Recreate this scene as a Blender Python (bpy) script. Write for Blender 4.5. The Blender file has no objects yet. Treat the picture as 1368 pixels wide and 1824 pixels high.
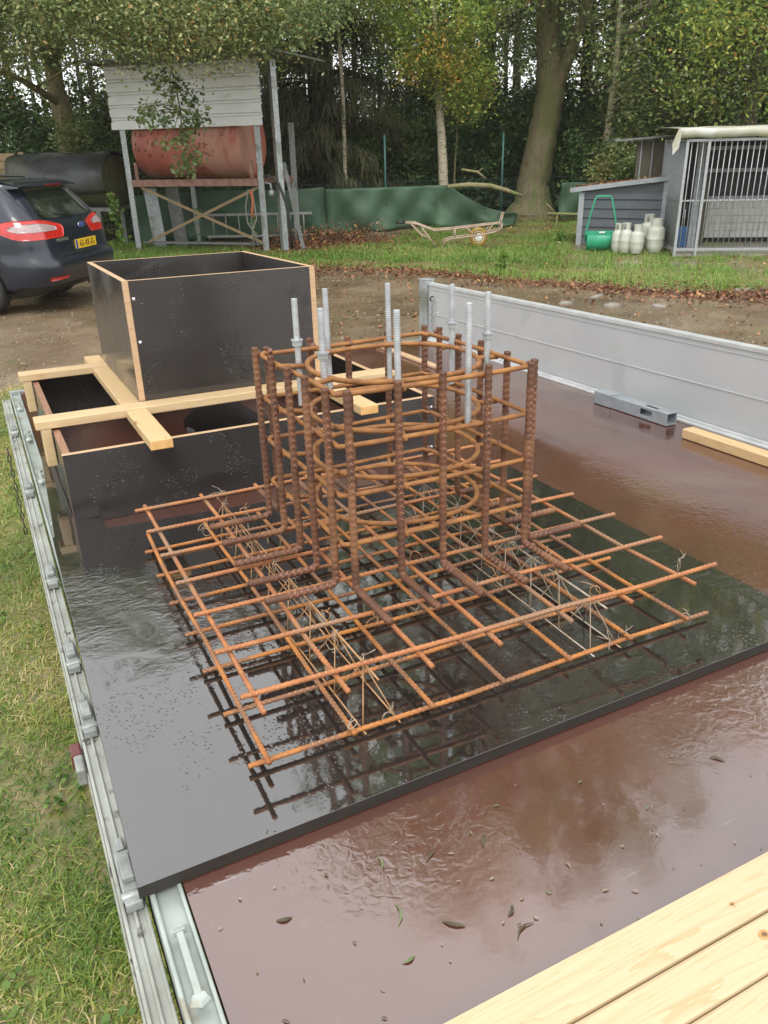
import bpy, math, random
import numpy as np
from mathutils import Matrix, Vector
R = math.radians
SC = bpy.context.scene
COL = SC.collection
random.seed(7)
rng = np.random.default_rng(7)

# ------------------------------------------------------------------ camera
cam = bpy.data.cameras.new('camera')
cam.sensor_fit = 'VERTICAL'; cam.sensor_height = 36.0; cam.sensor_width = 27.0
cam.lens = 1419.15 / 1824 * 36.0
cam.clip_start = 0.02; cam.clip_end = 600
co = bpy.data.objects.new('camera', cam); COL.objects.link(co)
co.matrix_world = Matrix(((0.893195, 0.203914, -0.400777, 0), (-0.449162, 0.362257, -0.816715, 0),
                          (-0.021355, 0.909500, 0.415156, 1.75), (0, 0, 0, 1)))
SC.camera = co
SC.render.resolution_x = 768; SC.render.resolution_y = 1024

# ------------------------------------------------------------------ sky, sun, exposure
SUN_EL, SUN_AZ = 52, 205
w = bpy.data.worlds.new("World"); SC.world = w; w.use_nodes = True
nt = w.node_tree; nt.nodes.clear()
out = nt.nodes.new('ShaderNodeOutputWorld'); bg = nt.nodes.new('ShaderNodeBackground')
sky = nt.nodes.new('ShaderNodeTexSky'); sky.sky_type = 'NISHITA'; sky.sun_disc = False
sky.sun_elevation = R(SUN_EL); sky.sun_rotation = R(SUN_AZ); sky.air_density = 1.0; sky.dust_density = 3.0; sky.ozone_density = 1.0
hsv = nt.nodes.new('ShaderNodeHueSaturation'); hsv.inputs['Saturation'].default_value = 0.22
# cloud deck: uneven pale cloud over the clear-sky colour
tc = nt.nodes.new('ShaderNodeTexCoord'); nz = nt.nodes.new('ShaderNodeTexNoise')
nz.inputs['Scale'].default_value = 2.2; nz.inputs['Detail'].default_value = 5
cr = nt.nodes.new('ShaderNodeValToRGB')
cr.color_ramp.elements[0].position = 0.3; cr.color_ramp.elements[0].color = (0.80, 0.815, 0.845, 1)
cr.color_ramp.elements[1].position = 0.75; cr.color_ramp.elements[1].color = (1.0, 0.995, 0.98, 1)
vs = nt.nodes.new('ShaderNodeVectorMath'); vs.operation = 'SCALE'; vs.inputs['Scale'].default_value = 9.5
mx = nt.nodes.new('ShaderNodeMix'); mx.data_type = 'RGBA'; mx.inputs[0].default_value = 0.86
nt.links.new(sky.outputs[0], hsv.inputs['Color'])
nt.links.new(tc.outputs['Generated'], nz.inputs['Vector']); nt.links.new(nz.outputs['Fac'], cr.inputs['Fac'])
nt.links.new(hsv.outputs[0], mx.inputs[6]); nt.links.new(cr.outputs[0], vs.inputs[0]); nt.links.new(vs.outputs[0], mx.inputs[7])
nt.links.new(mx.outputs[2], bg.inputs['Color']); bg.inputs['Strength'].default_value = 0.15
nt.links.new(bg.outputs[0], out.inputs['Surface'])
sl = bpy.data.lights.new('sun', 'SUN'); sl.energy = 1.3; sl.angle = R(25); sl.color = (1.0, 0.96, 0.9)
so = bpy.data.objects.new('sun', sl); COL.objects.link(so)
so.rotation_euler = (R(90 - SUN_EL), 0, R(180 - SUN_AZ))
SC.view_settings.view_transform = 'Standard'; SC.view_settings.look = 'None'
SC.view_settings.exposure = 0.62; SC.view_settings.gamma = 1.0
try:
    SC.cycles.max_bounces = 8; SC.cycles.transparent_max_bounces = 6
    SC.cycles.caustics_reflective = False; SC.cycles.caustics_refractive = False
except Exception: pass

# ------------------------------------------------------------------ materials
def mat(name, c1, c2=None, scale=8.0, rough=0.5, rough2=None, metal=0.0, ior=1.45, bump=0.0, bscale=None, bdist=0.002,
        coat=0.0, c3=None, s3=1.5, t3=0.55, stretch=None, detail=5, rscale=None, lo=0.35, hi=0.68):
    m = bpy.data.materials.new(name); m.use_nodes = True
    n = m.node_tree; L = n.links; b = n.nodes['Principled BSDF']
    b.inputs['Metallic'].default_value = metal; b.inputs['IOR'].default_value = ior
    b.inputs['Roughness'].default_value = rough
    if coat: b.inputs['Coat Weight'].default_value = coat; b.inputs['Coat Roughness'].default_value = 0.06
    tc = n.nodes.new('ShaderNodeTexCoord'); vec = tc.outputs['Object']
    if stretch:
        mp = n.nodes.new('ShaderNodeMapping'); mp.inputs['Scale'].default_value = stretch
        L.new(vec, mp.inputs['Vector']); vec = mp.outputs[0]
    def noise(s, d=detail, dist=0.0):
        q = n.nodes.new('ShaderNodeTexNoise'); q.inputs['Scale'].default_value = s; q.inputs['Detail'].default_value = d
        q.inputs['Distortion'].default_value = dist
        L.new(vec, q.inputs['Vector']); return q.outputs['Fac']
    def ramp(fac, a, b_, p0=lo, p1=hi):
        q = n.nodes.new('ShaderNodeValToRGB'); q.color_ramp.elements[0].position = p0; q.color_ramp.elements[1].position = p1
        q.color_ramp.elements[0].color = (*a, 1); q.color_ramp.elements[1].color = (*b_, 1); L.new(fac, q.inputs['Fac']); return q.outputs[0]
    if c2 is None: c2 = tuple(x * 0.8 for x in c1)
    col = ramp(noise(scale), c1, c2)
    if c3 is not None:
        f = ramp(noise(s3, 6, 0.6), (0, 0, 0), (1, 1, 1), t3 - 0.04, t3 + 0.06)
        q = n.nodes.new('ShaderNodeMix'); q.data_type = 'RGBA'
        L.new(f, q.inputs[0]); L.new(col, q.inputs[6]); q.inputs[7].default_value = (*c3, 1); col = q.outputs[2]
    L.new(col, b.inputs['Base Color'])
    if rough2 is not None:
        L.new(ramp(noise(rscale or scale * 0.6), (rough,) * 3, (rough2,) * 3, 0.4, 0.6), b.inputs['Roughness'])
    if bump:
        bn = n.nodes.new('ShaderNodeBump'); bn.inputs['Strength'].default_value = bump; bn.inputs['Distance'].default_value = bdist
        L.new(noise(bscale or scale * 3), bn.inputs['Height']); L.new(bn.outputs[0], b.inputs['Normal'])
    return m

def nd(m, t, **kw):
    q = m.node_tree.nodes.new(t)
    for k, v in kw.items(): setattr(q, k, v)
    return q
def mathn(m, op, a, b=None, c=None):
    q = nd(m, 'ShaderNodeMath', operation=op)
    for i, v in enumerate((a, b, c)):
        if v is None: continue
        if hasattr(v, 'links') or hasattr(v, 'node'): m.node_tree.links.new(v, q.inputs[i])
        else: q.inputs[i].default_value = v
    return q.outputs[0]
def nramp(m, fac, stops):
    q = nd(m, 'ShaderNodeValToRGB'); e = q.color_ramp.elements
    while len(e) < len(stops): e.new(0.5)
    for i, (p, c) in enumerate(stops):
        e[i].position = p; e[i].color = (*c, 1) if len(c) == 3 else c
    m.node_tree.links.new(fac, q.inputs['Fac']); return q.outputs[0]
def nnoise(m, vec, s, d=5, dist=0.0, rough=0.5):
    q = nd(m, 'ShaderNodeTexNoise'); q.inputs['Scale'].default_value = s; q.inputs['Detail'].default_value = d
    q.inputs['Distortion'].default_value = dist; q.inputs['Roughness'].default_value = rough
    m.node_tree.links.new(vec, q.inputs['Vector']); return q.outputs['Fac']
def nmix(m, fac, a, b):
    q = nd(m, 'ShaderNodeMix', data_type='RGBA'); L = m.node_tree.links
    for i, v in ((0, fac), (6, a), (7, b)):
        if hasattr(v, 'node'): L.new(v, q.inputs[i])
        elif i == 0: q.inputs[0].default_value = v
        else: q.inputs[i].default_value = (*v, 1)
    return q.outputs[2]

def wet_sheet(name, base, base2, ior, wav_scale, wav_thr, wav_str, dirt=None, film_rough=0.04, drop=0.0, grime=None, gthr=0.6, lscale=1.0, yband=None, rw=0.9):
    """wet board: mirror-smooth water film with patches of rippled / beaded water"""
    m = bpy.data.materials.new(name); m.use_nodes = True; L = m.node_tree.links
    b = m.node_tree.nodes['Principled BSDF']; b.inputs['IOR'].default_value = ior
    tcn = nd(m, 'ShaderNodeTexCoord'); v = tcn.outputs['Object']
    c = nramp(m, nnoise(m, v, 3.0, 6), [(0.35, base), (0.7, base2)])
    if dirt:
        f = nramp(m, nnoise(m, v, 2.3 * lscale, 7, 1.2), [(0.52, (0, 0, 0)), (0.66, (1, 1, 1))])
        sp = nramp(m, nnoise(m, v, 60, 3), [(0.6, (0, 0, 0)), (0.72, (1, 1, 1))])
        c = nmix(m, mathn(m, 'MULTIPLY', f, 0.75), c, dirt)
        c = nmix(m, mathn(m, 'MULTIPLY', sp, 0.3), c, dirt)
    if grime:
        g = nramp(m, nnoise(m, v, 1.6 * lscale, 4, 0.4), [(gthr, (0, 0, 0)), (gthr + 0.12, (1, 1, 1))])
        c = nmix(m, mathn(m, 'MULTIPLY', g, 0.8), c, grime)
    # fine scratches and dried lines
    mp = nd(m, 'ShaderNodeMapping'); mp.inputs['Scale'].default_value = (3, 60, 3); mp.inputs['Rotation'].default_value = (0, 0, 0.9); L.new(v, mp.inputs['Vector'])
    scr = nramp(m, nnoise(m, mp.outputs[0], 2.0, 2), [(0.73, (0, 0, 0)), (0.77, (1, 1, 1))])
    c = nmix(m, mathn(m, 'MULTIPLY', scr, 0.2), c, (0.4, 0.38, 0.36))
    L.new(c, b.inputs['Base Color'])
    region = nramp(m, nnoise(m, v, wav_scale, 3, 0.5), [(wav_thr, (0, 0, 0)), (wav_thr + 0.1, (1, 1, 1))])
    if yband:   # where the film is thin and broken up by the boards' unevenness
        sx_ = nd(m, 'ShaderNodeSeparateXYZ'); L.new(v, sx_.inputs[0])
        yb1 = mathn(m, 'ADD', sx_.outputs[1], mathn(m, 'MULTIPLY', nnoise(m, v, 3.5, 4), 0.3))
        region = mathn(m, 'MULTIPLY', region, nramp(m, mathn(m, 'MULTIPLY', yb1, 0.2), [(yband * 0.2, (0, 0, 0)), ((yband + 0.1) * 0.2, (1, 1, 1))]))
    mpr = nd(m, 'ShaderNodeMapping'); mpr.inputs['Scale'].default_value = (1.0, 2.2, 1.0); mpr.inputs['Rotation'].default_value = (0, 0, 0.4); L.new(v, mpr.inputs['Vector'])
    rip = nnoise(m, mpr.outputs[0], 20, 5, 1.0)
    rip2 = nnoise(m, v, 62, 2, 0.8)
    vor = nd(m, 'ShaderNodeTexVoronoi'); vor.inputs['Scale'].default_value = 150; L.new(v, vor.inputs['Vector'])
    dots = nramp(m, vor.outputs['Distance'], [(0.0, (1, 1, 1)), (0.33, (0, 0, 0))])
    dm = nramp(m, nnoise(m, v, 9, 3, 0.5), [(0.53, (0, 0, 0)), (0.58, (1, 1, 1))])
    h = mathn(m, 'ADD', mathn(m, 'MULTIPLY', rip, rw), mathn(m, 'MULTIPLY', rip2, 0.5))
    h = mathn(m, 'MULTIPLY', h, mathn(m, 'MULTIPLY', region, wav_str))
    h = mathn(m, 'ADD', h, mathn(m, 'MULTIPLY', mathn(m, 'MULTIPLY', dots, dm), drop))
    h = mathn(m, 'ADD', h, mathn(m, 'MULTIPLY', nnoise(m, v, 5, 1), 0.03))
    h = mathn(m, 'ADD', h, mathn(m, 'MULTIPLY', nnoise(m, v, 45, 3, 1.0), 0.022))
    bn = nd(m, 'ShaderNodeBump'); bn.inputs['Strength'].default_value = 1.0; bn.inputs['Distance'].default_value = 0.004
    L.new(h, bn.inputs['Height']); L.new(bn.outputs[0], b.inputs['Normal'])
    fr = nramp(m, nnoise(m, v, 4, 4), [(0.4, (film_rough,) * 3), (0.7, (film_rough * 2.2,) * 3)])
    L.new(fr, b.inputs['Roughness'])
    return m

def wood(name, c1, c2, knot=True, rot=0.0, ax=0, rough=0.5):
    m = bpy.data.materials.new(name); m.use_nodes = True; L = m.node_tree.links
    b = m.node_tree.nodes['Principled BSDF']; b.inputs['Roughness'].default_value = rough
    tcn = nd(m, 'ShaderNodeTexCoord'); mp = nd(m, 'ShaderNodeMapping')
    s = [22, 22, 22]; s[ax] = 1.6; mp.inputs['Scale'].default_value = s
    L.new(tcn.outputs['Object'], mp.inputs['Vector']); v = mp.outputs[0]
    g = nnoise(m, v, 1.0, 4, 1.5); g2 = nnoise(m, v, 5.0, 3, 0.2)
    wv = mathn(m, 'FRACT', mathn(m, 'MULTIPLY', g, 9.0))
    line = nramp(m, wv, [(0.0, (0, 0, 0)), (0.75, (0.35, 0.35, 0.35)), (0.95, (1, 1, 1))])
    c = nmix(m, mathn(m, 'ADD', mathn(m, 'MULTIPLY', line, 0.55), mathn(m, 'MULTIPLY', g2, 0.35)), c1, c2)
    if knot:
        mk = nd(m, 'ShaderNodeMapping'); k = [7, 7, 7]; k[ax] = 3.5; mk.inputs['Scale'].default_value = k
        L.new(tcn.outputs['Object'], mk.inputs['Vector'])
        vo = nd(m, 'ShaderNodeTexVoronoi'); vo.inputs['Scale'].default_value = 1.0; L.new(mk.outputs[0], vo.inputs['Vector'])
        kk = nramp(m, vo.outputs['Distance'], [(0.035, (1, 1, 1)), (0.07, (0.15, 0.15, 0.15)), (0.12, (0, 0, 0))])
        c = nmix(m, mathn(m, 'MULTIPLY', kk, 0.8), c, (0.2, 0.09, 0.03))
    L.new(c, b.inputs['Base Color'])
    bn = nd(m, 'ShaderNodeBump'); bn.inputs['Strength'].default_value = 0.25; bn.inputs['Distance'].default_value = 0.001
    L.new(g2, bn.inputs['Height']); L.new(bn.outputs[0], b.inputs['Normal'])
    return m

def leafmat(name, stops, trans=0.35, rough=0.4, spec=0.5):
    m = bpy.data.materials.new(name); m.use_nodes = True; L = m.node_tree.links
    b = m.node_tree.nodes['Principled BSDF']; b.inputs['Roughness'].default_value = rough
    at = nd(m, 'ShaderNodeAttribute', attribute_name='tint')
    c = nramp(m, at.outputs['Fac'], stops); L.new(c, b.inputs['Base Color'])
    tr = nd(m, 'ShaderNodeBsdfTranslucent'); L.new(c, tr.inputs['Color'])
    mxs = nd(m, 'ShaderNodeMixShader'); mxs.inputs[0].default_value = trans
    L.new(b.outputs[0], mxs.inputs[1]); L.new(tr.outputs[0], mxs.inputs[2])
    L.new(mxs.outputs[0], m.node_tree.nodes['Material Output'].inputs['Surface'])
    return m

MT = {}
MT['rust_orange'] = mat('rust_orange', (0.46, 0.18, 0.04), (0.29, 0.11, 0.038), 26, 0.62, bump=0.5, bscale=300, bdist=0.0008, c3=(0.22, 0.11, 0.06), s3=9, t3=0.52)
MT['rust_mid'] = mat('rust_mid', (0.42, 0.17, 0.06), (0.28, 0.105, 0.045), 30, 0.6, bump=0.5, bscale=300, bdist=0.0008, c3=(0.26, 0.15, 0.09), s3=7)
MT['rust_dark'] = mat('rust_dark', (0.145, 0.062, 0.032), (0.085, 0.042, 0.028), 24, 0.5, 0.65, bump=0.5, bscale=260, bdist=0.0008, c3=(0.2, 0.095, 0.045), s3=9, t3=0.58)
MT['rust_ring'] = mat('rust_ring', (0.33, 0.15, 0.045), (0.19, 0.08, 0.03), 40, 0.65, bump=0.8, bscale=260, bdist=0.0012)
MT['rib_glint_orange'] = mat('rib_glint_orange', (0.54, 0.29, 0.13), (0.38, 0.18, 0.08), 40, 0.5)  # paler rust for ridges: the wet glint is painted into the colour
MT['rib_glint_dark'] = mat('rib_glint_dark', (0.34, 0.17, 0.11), (0.2, 0.09, 0.055), 40, 0.35)  # same painted ridge glint for the dark cage bars
MT['weld'] = mat('weld', (0.24, 0.12, 0.09), (0.13, 0.055, 0.04), 90, 0.5, bump=0.8, bscale=300)
MT['wire'] = mat('wire', (0.4, 0.35, 0.28), (0.28, 0.19, 0.11), 60, 0.4, metal=0.2)
MT['wire_rust'] = mat('wire_rust', (0.46, 0.27, 0.13), (0.34, 0.17, 0.07), 60, 0.5)
MT['zinc'] = mat('zinc', (0.5, 0.53, 0.55), (0.38, 0.4, 0.42), 60, 0.36, 0.5, metal=0.55)
MT['galv'] = mat('galv', (0.42, 0.45, 0.45), (0.27, 0.3, 0.3), 22, 0.35, 0.55, metal=0.45, c3=(0.22, 0.23, 0.2), s3=3, t3=0.6)
MT['galv_green'] = mat('galv_green', (0.42, 0.47, 0.44), (0.33, 0.37, 0.34), 18, 0.3, 0.5, metal=0.3, c3=(0.3, 0.27, 0.2), s3=14, t3=0.62)
MT['alu'] = mat('alu', (0.43, 0.445, 0.455), (0.47, 0.485, 0.49), 5, 0.42, 0.5, metal=0.15, c3=(0.415, 0.43, 0.435), s3=5, t3=0.62)
MT['alu_edge'] = mat('alu_edge', (0.6, 0.62, 0.62), (0.48, 0.5, 0.5), 12, 0.35, metal=0.3)
MT['alu_dirty'] = mat('alu_dirty', (0.42, 0.44, 0.40), (0.28, 0.29, 0.25), 12, 0.5, 0.7, metal=0.2, c3=(0.1, 0.1, 0.085), s3=35, t3=0.63)
MT['cast'] = mat('cast', (0.36, 0.38, 0.37), (0.22, 0.23, 0.22), 40, 0.45, metal=0.4, bump=0.3, bscale=200)
MT['black_iron'] = mat('black_iron', (0.03, 0.03, 0.03), (0.05, 0.045, 0.04), 30, 0.4)
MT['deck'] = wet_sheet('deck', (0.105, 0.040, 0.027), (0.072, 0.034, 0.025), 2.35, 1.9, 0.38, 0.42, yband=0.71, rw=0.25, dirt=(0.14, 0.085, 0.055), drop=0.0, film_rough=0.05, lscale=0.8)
MT['plate'] = wet_sheet('plate', (0.018, 0.0165, 0.0155), (0.024, 0.021, 0.019), 2.3, 2.4, 0.52, 0.42, drop=0.08, film_rough=0.03, grime=(0.05, 0.042, 0.03), gthr=0.66)
MT['ply_edge'] = mat('ply_edge', (0.03, 0.026, 0.022), (0.018, 0.015, 0.013), 12, 0.5, stretch=(1, 1, 60))
MT['ply_black'] = wet_sheet('ply_black', (0.026, 0.024, 0.023), (0.042, 0.038, 0.036), 1.6, 2.6, 0.6, 0.3, drop=0.9, film_rough=0.17, grime=(0.010, 0.009, 0.009), gthr=0.62, lscale=6.0)
MT['ply_inside'] = mat('ply_inside', (0.03, 0.027, 0.026), (0.02, 0.018, 0.017), 5, 0.3, 0.45, bump=0.2, bscale=80)
MT['ply_floor'] = MT['deck']
MT['ply_raw'] = wood('ply_raw', (0.55, 0.38, 0.23), (0.4, 0.24, 0.13), knot=False, ax=0)
MT['ply_wet_edge'] = wood('ply_wet_edge', (0.36, 0.19, 0.11), (0.12, 0.06, 0.04), knot=False, ax=1)
MT['pine'] = wood('pine', (0.60, 0.46, 0.27), (0.47, 0.30, 0.14), ax=0)
MT['pine_y'] = wood('pine_y', (0.60, 0.44, 0.24), (0.46, 0.29, 0.12), ax=1)
MT['pine_pale'] = wood('pine_pale', (0.56, 0.46, 0.30), (0.45, 0.32, 0.16), ax=0)
MT['pine_end'] = mat('pine_end', (0.72, 0.44, 0.18), (0.6, 0.34, 0.12), 60, 0.6)
MT['steel_grey'] = mat('steel_grey', (0.34, 0.37, 0.39), (0.26, 0.29, 0.31), 20, 0.35, 0.5, metal=0.3)
MT['white_screw'] = mat('white_screw', (0.8, 0.8, 0.8), (0.7, 0.7, 0.7), 10, 0.3)
MT['red_lens'] = mat('red_lens', (0.12, 0.025, 0.022), (0.09, 0.02, 0.02), 10, 0.2)
MT['rubber'] = mat('rubber', (0.02, 0.02, 0.02), (0.03, 0.03, 0.03), 10, 0.6)

# ------------------------------------------------------------------ mesh builder
class MB:
    def __init__(s): s.v = []; s.f = []; s.m = []; s.sm = []; s.n = 0
    def add(s, V, F, mi=0, smooth=False, M=None):
        V = np.asarray(V, float)
        if M is not None:
            A = np.array(M); V = V @ A[:3, :3].T + A[:3, 3]
        s.v.append(V)
        for f in F: s.f.append([i + s.n for i in f])
        s.m += ([mi] * len(F) if isinstance(mi, int) else list(mi)); s.sm += [smooth] * len(F); s.n += len(V); return s
    def box(s, x0, x1, y0, y1, z0, z1, mi=0, M=None, faces=None):
        V = [(x0, y0, z0), (x1, y0, z0), (x1, y1, z0), (x0, y1, z0), (x0, y0, z1), (x1, y0, z1), (x1, y1, z1), (x0, y1, z1)]
        F = [(0, 3, 2, 1), (4, 5, 6, 7), (0, 1, 5, 4), (1, 2, 6, 5), (2, 3, 7, 6), (3, 0, 4, 7)]  # bottom top front right back left
        return s.add(V, F, faces if faces else mi, False, M)
    def tube(s, P, r, n=8, mi=0, cap=True, M=None, smooth=True, closed=False):
        P = np.asarray(P, float); k = len(P); r = np.broadcast_to(np.asarray(r, float), (k,)) if not np.ndim(r) == 2 else r
        T = np.gradient(P, axis=0)
        if closed: T = np.roll(P, -1, 0) - np.roll(P, 1, 0)
        T /= np.linalg.norm(T, axis=1)[:, None] + 1e-12
        u = np.cross(T[0], (0, 0, 1.0)); 
        if np.linalg.norm(u) < 1e-3: u = np.cross(T[0], (1.0, 0, 0))
        u /= np.linalg.norm(u); U = [u]
        for i in range(1, k):
            u = U[-1] - T[i] * (U[-1] @ T[i]); u /= np.linalg.norm(u) + 1e-12; U.append(u)
        U = np.array(U); W = np.cross(T, U); a = np.arange(n) * 2 * np.pi / n
        rr = r if np.ndim(r) == 2 else np.repeat(r[:, None], n, 1)
        V = P[:, None, :] + rr[:, :, None] * (np.cos(a)[None, :, None] * U[:, None, :] + np.sin(a)[None, :, None] * W[:, None, :])
        V = V.reshape(-1, 3); F = []
        for i in range(k if closed else k - 1):
            i2 = (i + 1) % k
            for j in range(n):
                F.append((i * n + j, i * n + (j + 1) % n, i2 * n + (j + 1) % n, i2 * n + j))
        if cap and not closed: F.append(tuple(range(n))[::-1]); F.append(tuple((k - 1) * n + j for j in range(n)))
        return s.add(V, F, mi, smooth, M)
    def cyl(s, p0, p1, r, n=12, mi=0, M=None, smooth=True):
        p0 = np.array(p0, float); p1 = np.array(p1, float)
        return s.tube([p0, (p0 + p1) / 2, p1], r, n, mi, True, M, smooth)
    def bar(s, p0, p1, wd, ht, mi=0, M=None):
        """rectangular bar between two points (wd sideways, ht upwards)"""
        p0 = np.array(p0, float); p1 = np.array(p1, float); d = p1 - p0; d /= np.linalg.norm(d)
        u = np.cross(d, (0, 0, 1.0))
        if np.linalg.norm(u) < 1e-3: u = np.array((1.0, 0, 0))
        u /= np.linalg.norm(u); wv = np.cross(u, d)
        V = [p + u * a * wd / 2 + wv * b * ht / 2 for p in (p0, p1) for a, b in ((-1, -1), (1, -1), (1, 1), (-1, 1))]
        F = [(0, 1, 2, 3), (7, 6, 5, 4), (0, 4, 5, 1), (1, 5, 6, 2), (2, 6, 7, 3), (3, 7, 4, 0)]
        return s.add(V, F, mi, False, M)
    def rebar(s, P, r, pitch, n=8, mi=0, amp=0.15):
        """ribbed reinforcing bar along a polyline"""
        P = np.asarray(P, float); seg = np.linalg.norm(np.diff(P, axis=0), axis=1); cum = np.r_[0, np.cumsum(seg)]
        k = max(4, int(cum[-1] / pitch * 6)); t = np.linspace(0, cum[-1], k)
        Q = np.stack([np.interp(t, cum, P[:, i]) for i in range(3)], 1)
        a = np.arange(n) * 2 * np.pi / n
        ph = t[:, None] / pitch + a[None, :] / (2 * np.pi) * 2 + 0.5 * (np.sin(a) > 0)[None, :]
        pulse = np.clip(np.cos(2 * np.pi * ph), 0, 1) ** 3
        rr = r * (1 + amp * 1.6 * pulse)
        m0 = len(s.m); s.tube(Q, rr, n, mi)
        pk = np.clip(np.cos(2 * np.pi * (ph + 0.02)), 0, 1) > 0.72
        fm = (pk[:-1] & np.roll(pk, -1, 1)[:-1] | pk[1:] & pk[:-1]).reshape(-1)
        for i in np.nonzero(fm)[0]: s.m[m0 + i] = 1  # ridge faces get the second slot, the painted glint
        return s
    def lathe(s, prof, n=24, mi=0, M=None, smooth=True, c=(0, 0)):
        k = len(prof); V = []; F = []
        for r_, z in prof:
            for j in range(n):
                a = 2 * math.pi * j / n; V.append((c[0] + r_ * math.cos(a), c[1] + r_ * math.sin(a), z))
        for i in range(k - 1):
            for j in range(n): F.append((i * n + j, i * n + (j + 1) % n, (i + 1) * n + (j + 1) % n, (i + 1) * n + j))
        F.append(tuple(range(n))[::-1]); F.append(tuple((k - 1) * n + j for j in range(n)))
        return s.add(V, F, mi, smooth, M)
    def blob(s, c, r, mi=0, n=6):
        c = np.array(c, float); V = []; F = []
        for i in range(1, 4):
            th = math.pi * i / 4
            for j in range(n):
                a = 2 * math.pi * j / n; q = r * random.uniform(0.75, 1.2)
                V.append(c + q * np.array((math.sin(th) * math.cos(a), math.sin(th) * math.sin(a), math.cos(th))))
        V.append(c + (0, 0, r)); V.append(c - (0, 0, r)); t = 3 * n; 
        for j in range(n):
            j2 = (j + 1) % n
            F += [(t, j, j2), (j, n + j, n + j2, j2), (n + j, 2 * n + j, 2 * n + j2, n + j2), (2 * n + j, t + 1, 2 * n + j2)]
        return s.add(V, F, mi, True)
    def mesh(s, name, mats, off=(0, 0, 0)):
        me = bpy.data.meshes.new(name); V = np.concatenate(s.v) - np.array(off)
        me.from_pydata(V.tolist(), [], s.f)
        for m in (mats if isinstance(mats, (list, tuple)) else [mats]): me.materials.append(MT[m] if isinstance(m, str) else m)
        me.polygons.foreach_set('material_index', s.m); me.polygons.foreach_set('use_smooth', s.sm); me.update()
        return me

# frames: T = the trailer's own frame (deck top is z 0), W = the yard
S_T = 1.17
TM = Matrix(((1, 0, 0.00533, 0), (-0.00015, 0.9996, 0.0284, 0), (-0.00533, -0.0284, 0.99958, 0), (0, 0, 0, 1)))
TM = Matrix.Translation((0, 0, 1.75)) @ TM @ Matrix.Scale(S_T, 4) @ Matrix.Translation((0, 0, -0.77))
def props(o, label=None, cat=None, group=None, kind=None):
    if label: o['label'] = label
    if cat: o['category'] = cat
    if group: o['group'] = group
    if kind: o['kind'] = kind
    return o
BASE = {}
def thing(name, label, cat, base=(0, 0, 0), yaw=0.0, fr='W', group=None):
    o = bpy.data.objects.new(name, None); COL.objects.link(o); o.empty_display_size = 0.1
    M = Matrix.Translation(base) @ Matrix.Rotation(yaw, 4, 'Z')
    o.matrix_world = (TM @ M) if fr == 'T' else M
    BASE[o.name] = np.array(base) if fr == 'T' else np.zeros(3)
    return props(o, label, cat, group)
def part(root, name, mb, mats, bevel=0.0, label=None, kind=None, off=None):
    off = BASE.get(root.name, np.zeros(3)) if off is None else off
    me = mb.mesh(name, mats, off) if isinstance(mb, MB) else mb
    o = bpy.data.objects.new(name, me); COL.objects.link(o); o.parent = root
    BASE[o.name] = np.array(off)
    if bevel:
        b = o.modifiers.new('bevel', 'BEVEL'); b.width = bevel; b.segments = 2; b.limit_method = 'ANGLE'; b.angle_limit = R(50)
    if label: o['label'] = label
    if kind: o['kind'] = kind
    return o
def single(name, mb, mats, label, cat, base=(0, 0, 0), yaw=0.0, fr='W', group=None, bevel=0.0, kind=None):
    me = mb.mesh(name, mats, base if fr == 'T' else (0, 0, 0)); o = bpy.data.objects.new(name, me); COL.objects.link(o)
    M = Matrix.Translation(base) @ Matrix.Rotation(yaw, 4, 'Z')
    o.matrix_world = (TM @ M) if fr == 'T' else M
    if bevel:
        b = o.modifiers.new('bevel', 'BEVEL'); b.width = bevel; b.segments = 2; b.limit_method = 'ANGLE'; b.angle_limit = R(50)
    return props(o, label, cat, group, kind)
def copy_tree(o, M=None):
    c = o.copy(); COL.objects.link(c)
    if M is not None: c.matrix_world = M
    for ch in list(o.children):
        d = ch.copy(); COL.objects.link(d); d.parent = c
        for g in list(ch.children):
            e = g.copy(); COL.objects.link(e); e.parent = d
    return c
def yaw2(A, B): return math.atan2(B[1] - A[1], B[0] - A[0])
def text_mesh(txt, size, ext, sx=1.0):
    cu = bpy.data.curves.new('lettering', 'FONT'); cu.body = txt; cu.size = size; cu.extrude = ext; cu.align_x = 'CENTER'; cu.align_y = 'CENTER'
    o = bpy.data.objects.new('lettering', cu); COL.objects.link(o)
    dg = bpy.context.evaluated_depsgraph_get(); me = bpy.data.meshes.new_from_object(o.evaluated_get(dg))
    bpy.data.objects.remove(o)
    V = np.array([v.co[:] for v in me.vertices]); V[:, 0] *= sx
    F = [tuple(p.vertices) for p in me.polygons]; bpy.data.meshes.remove(me)
    return V, F

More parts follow.
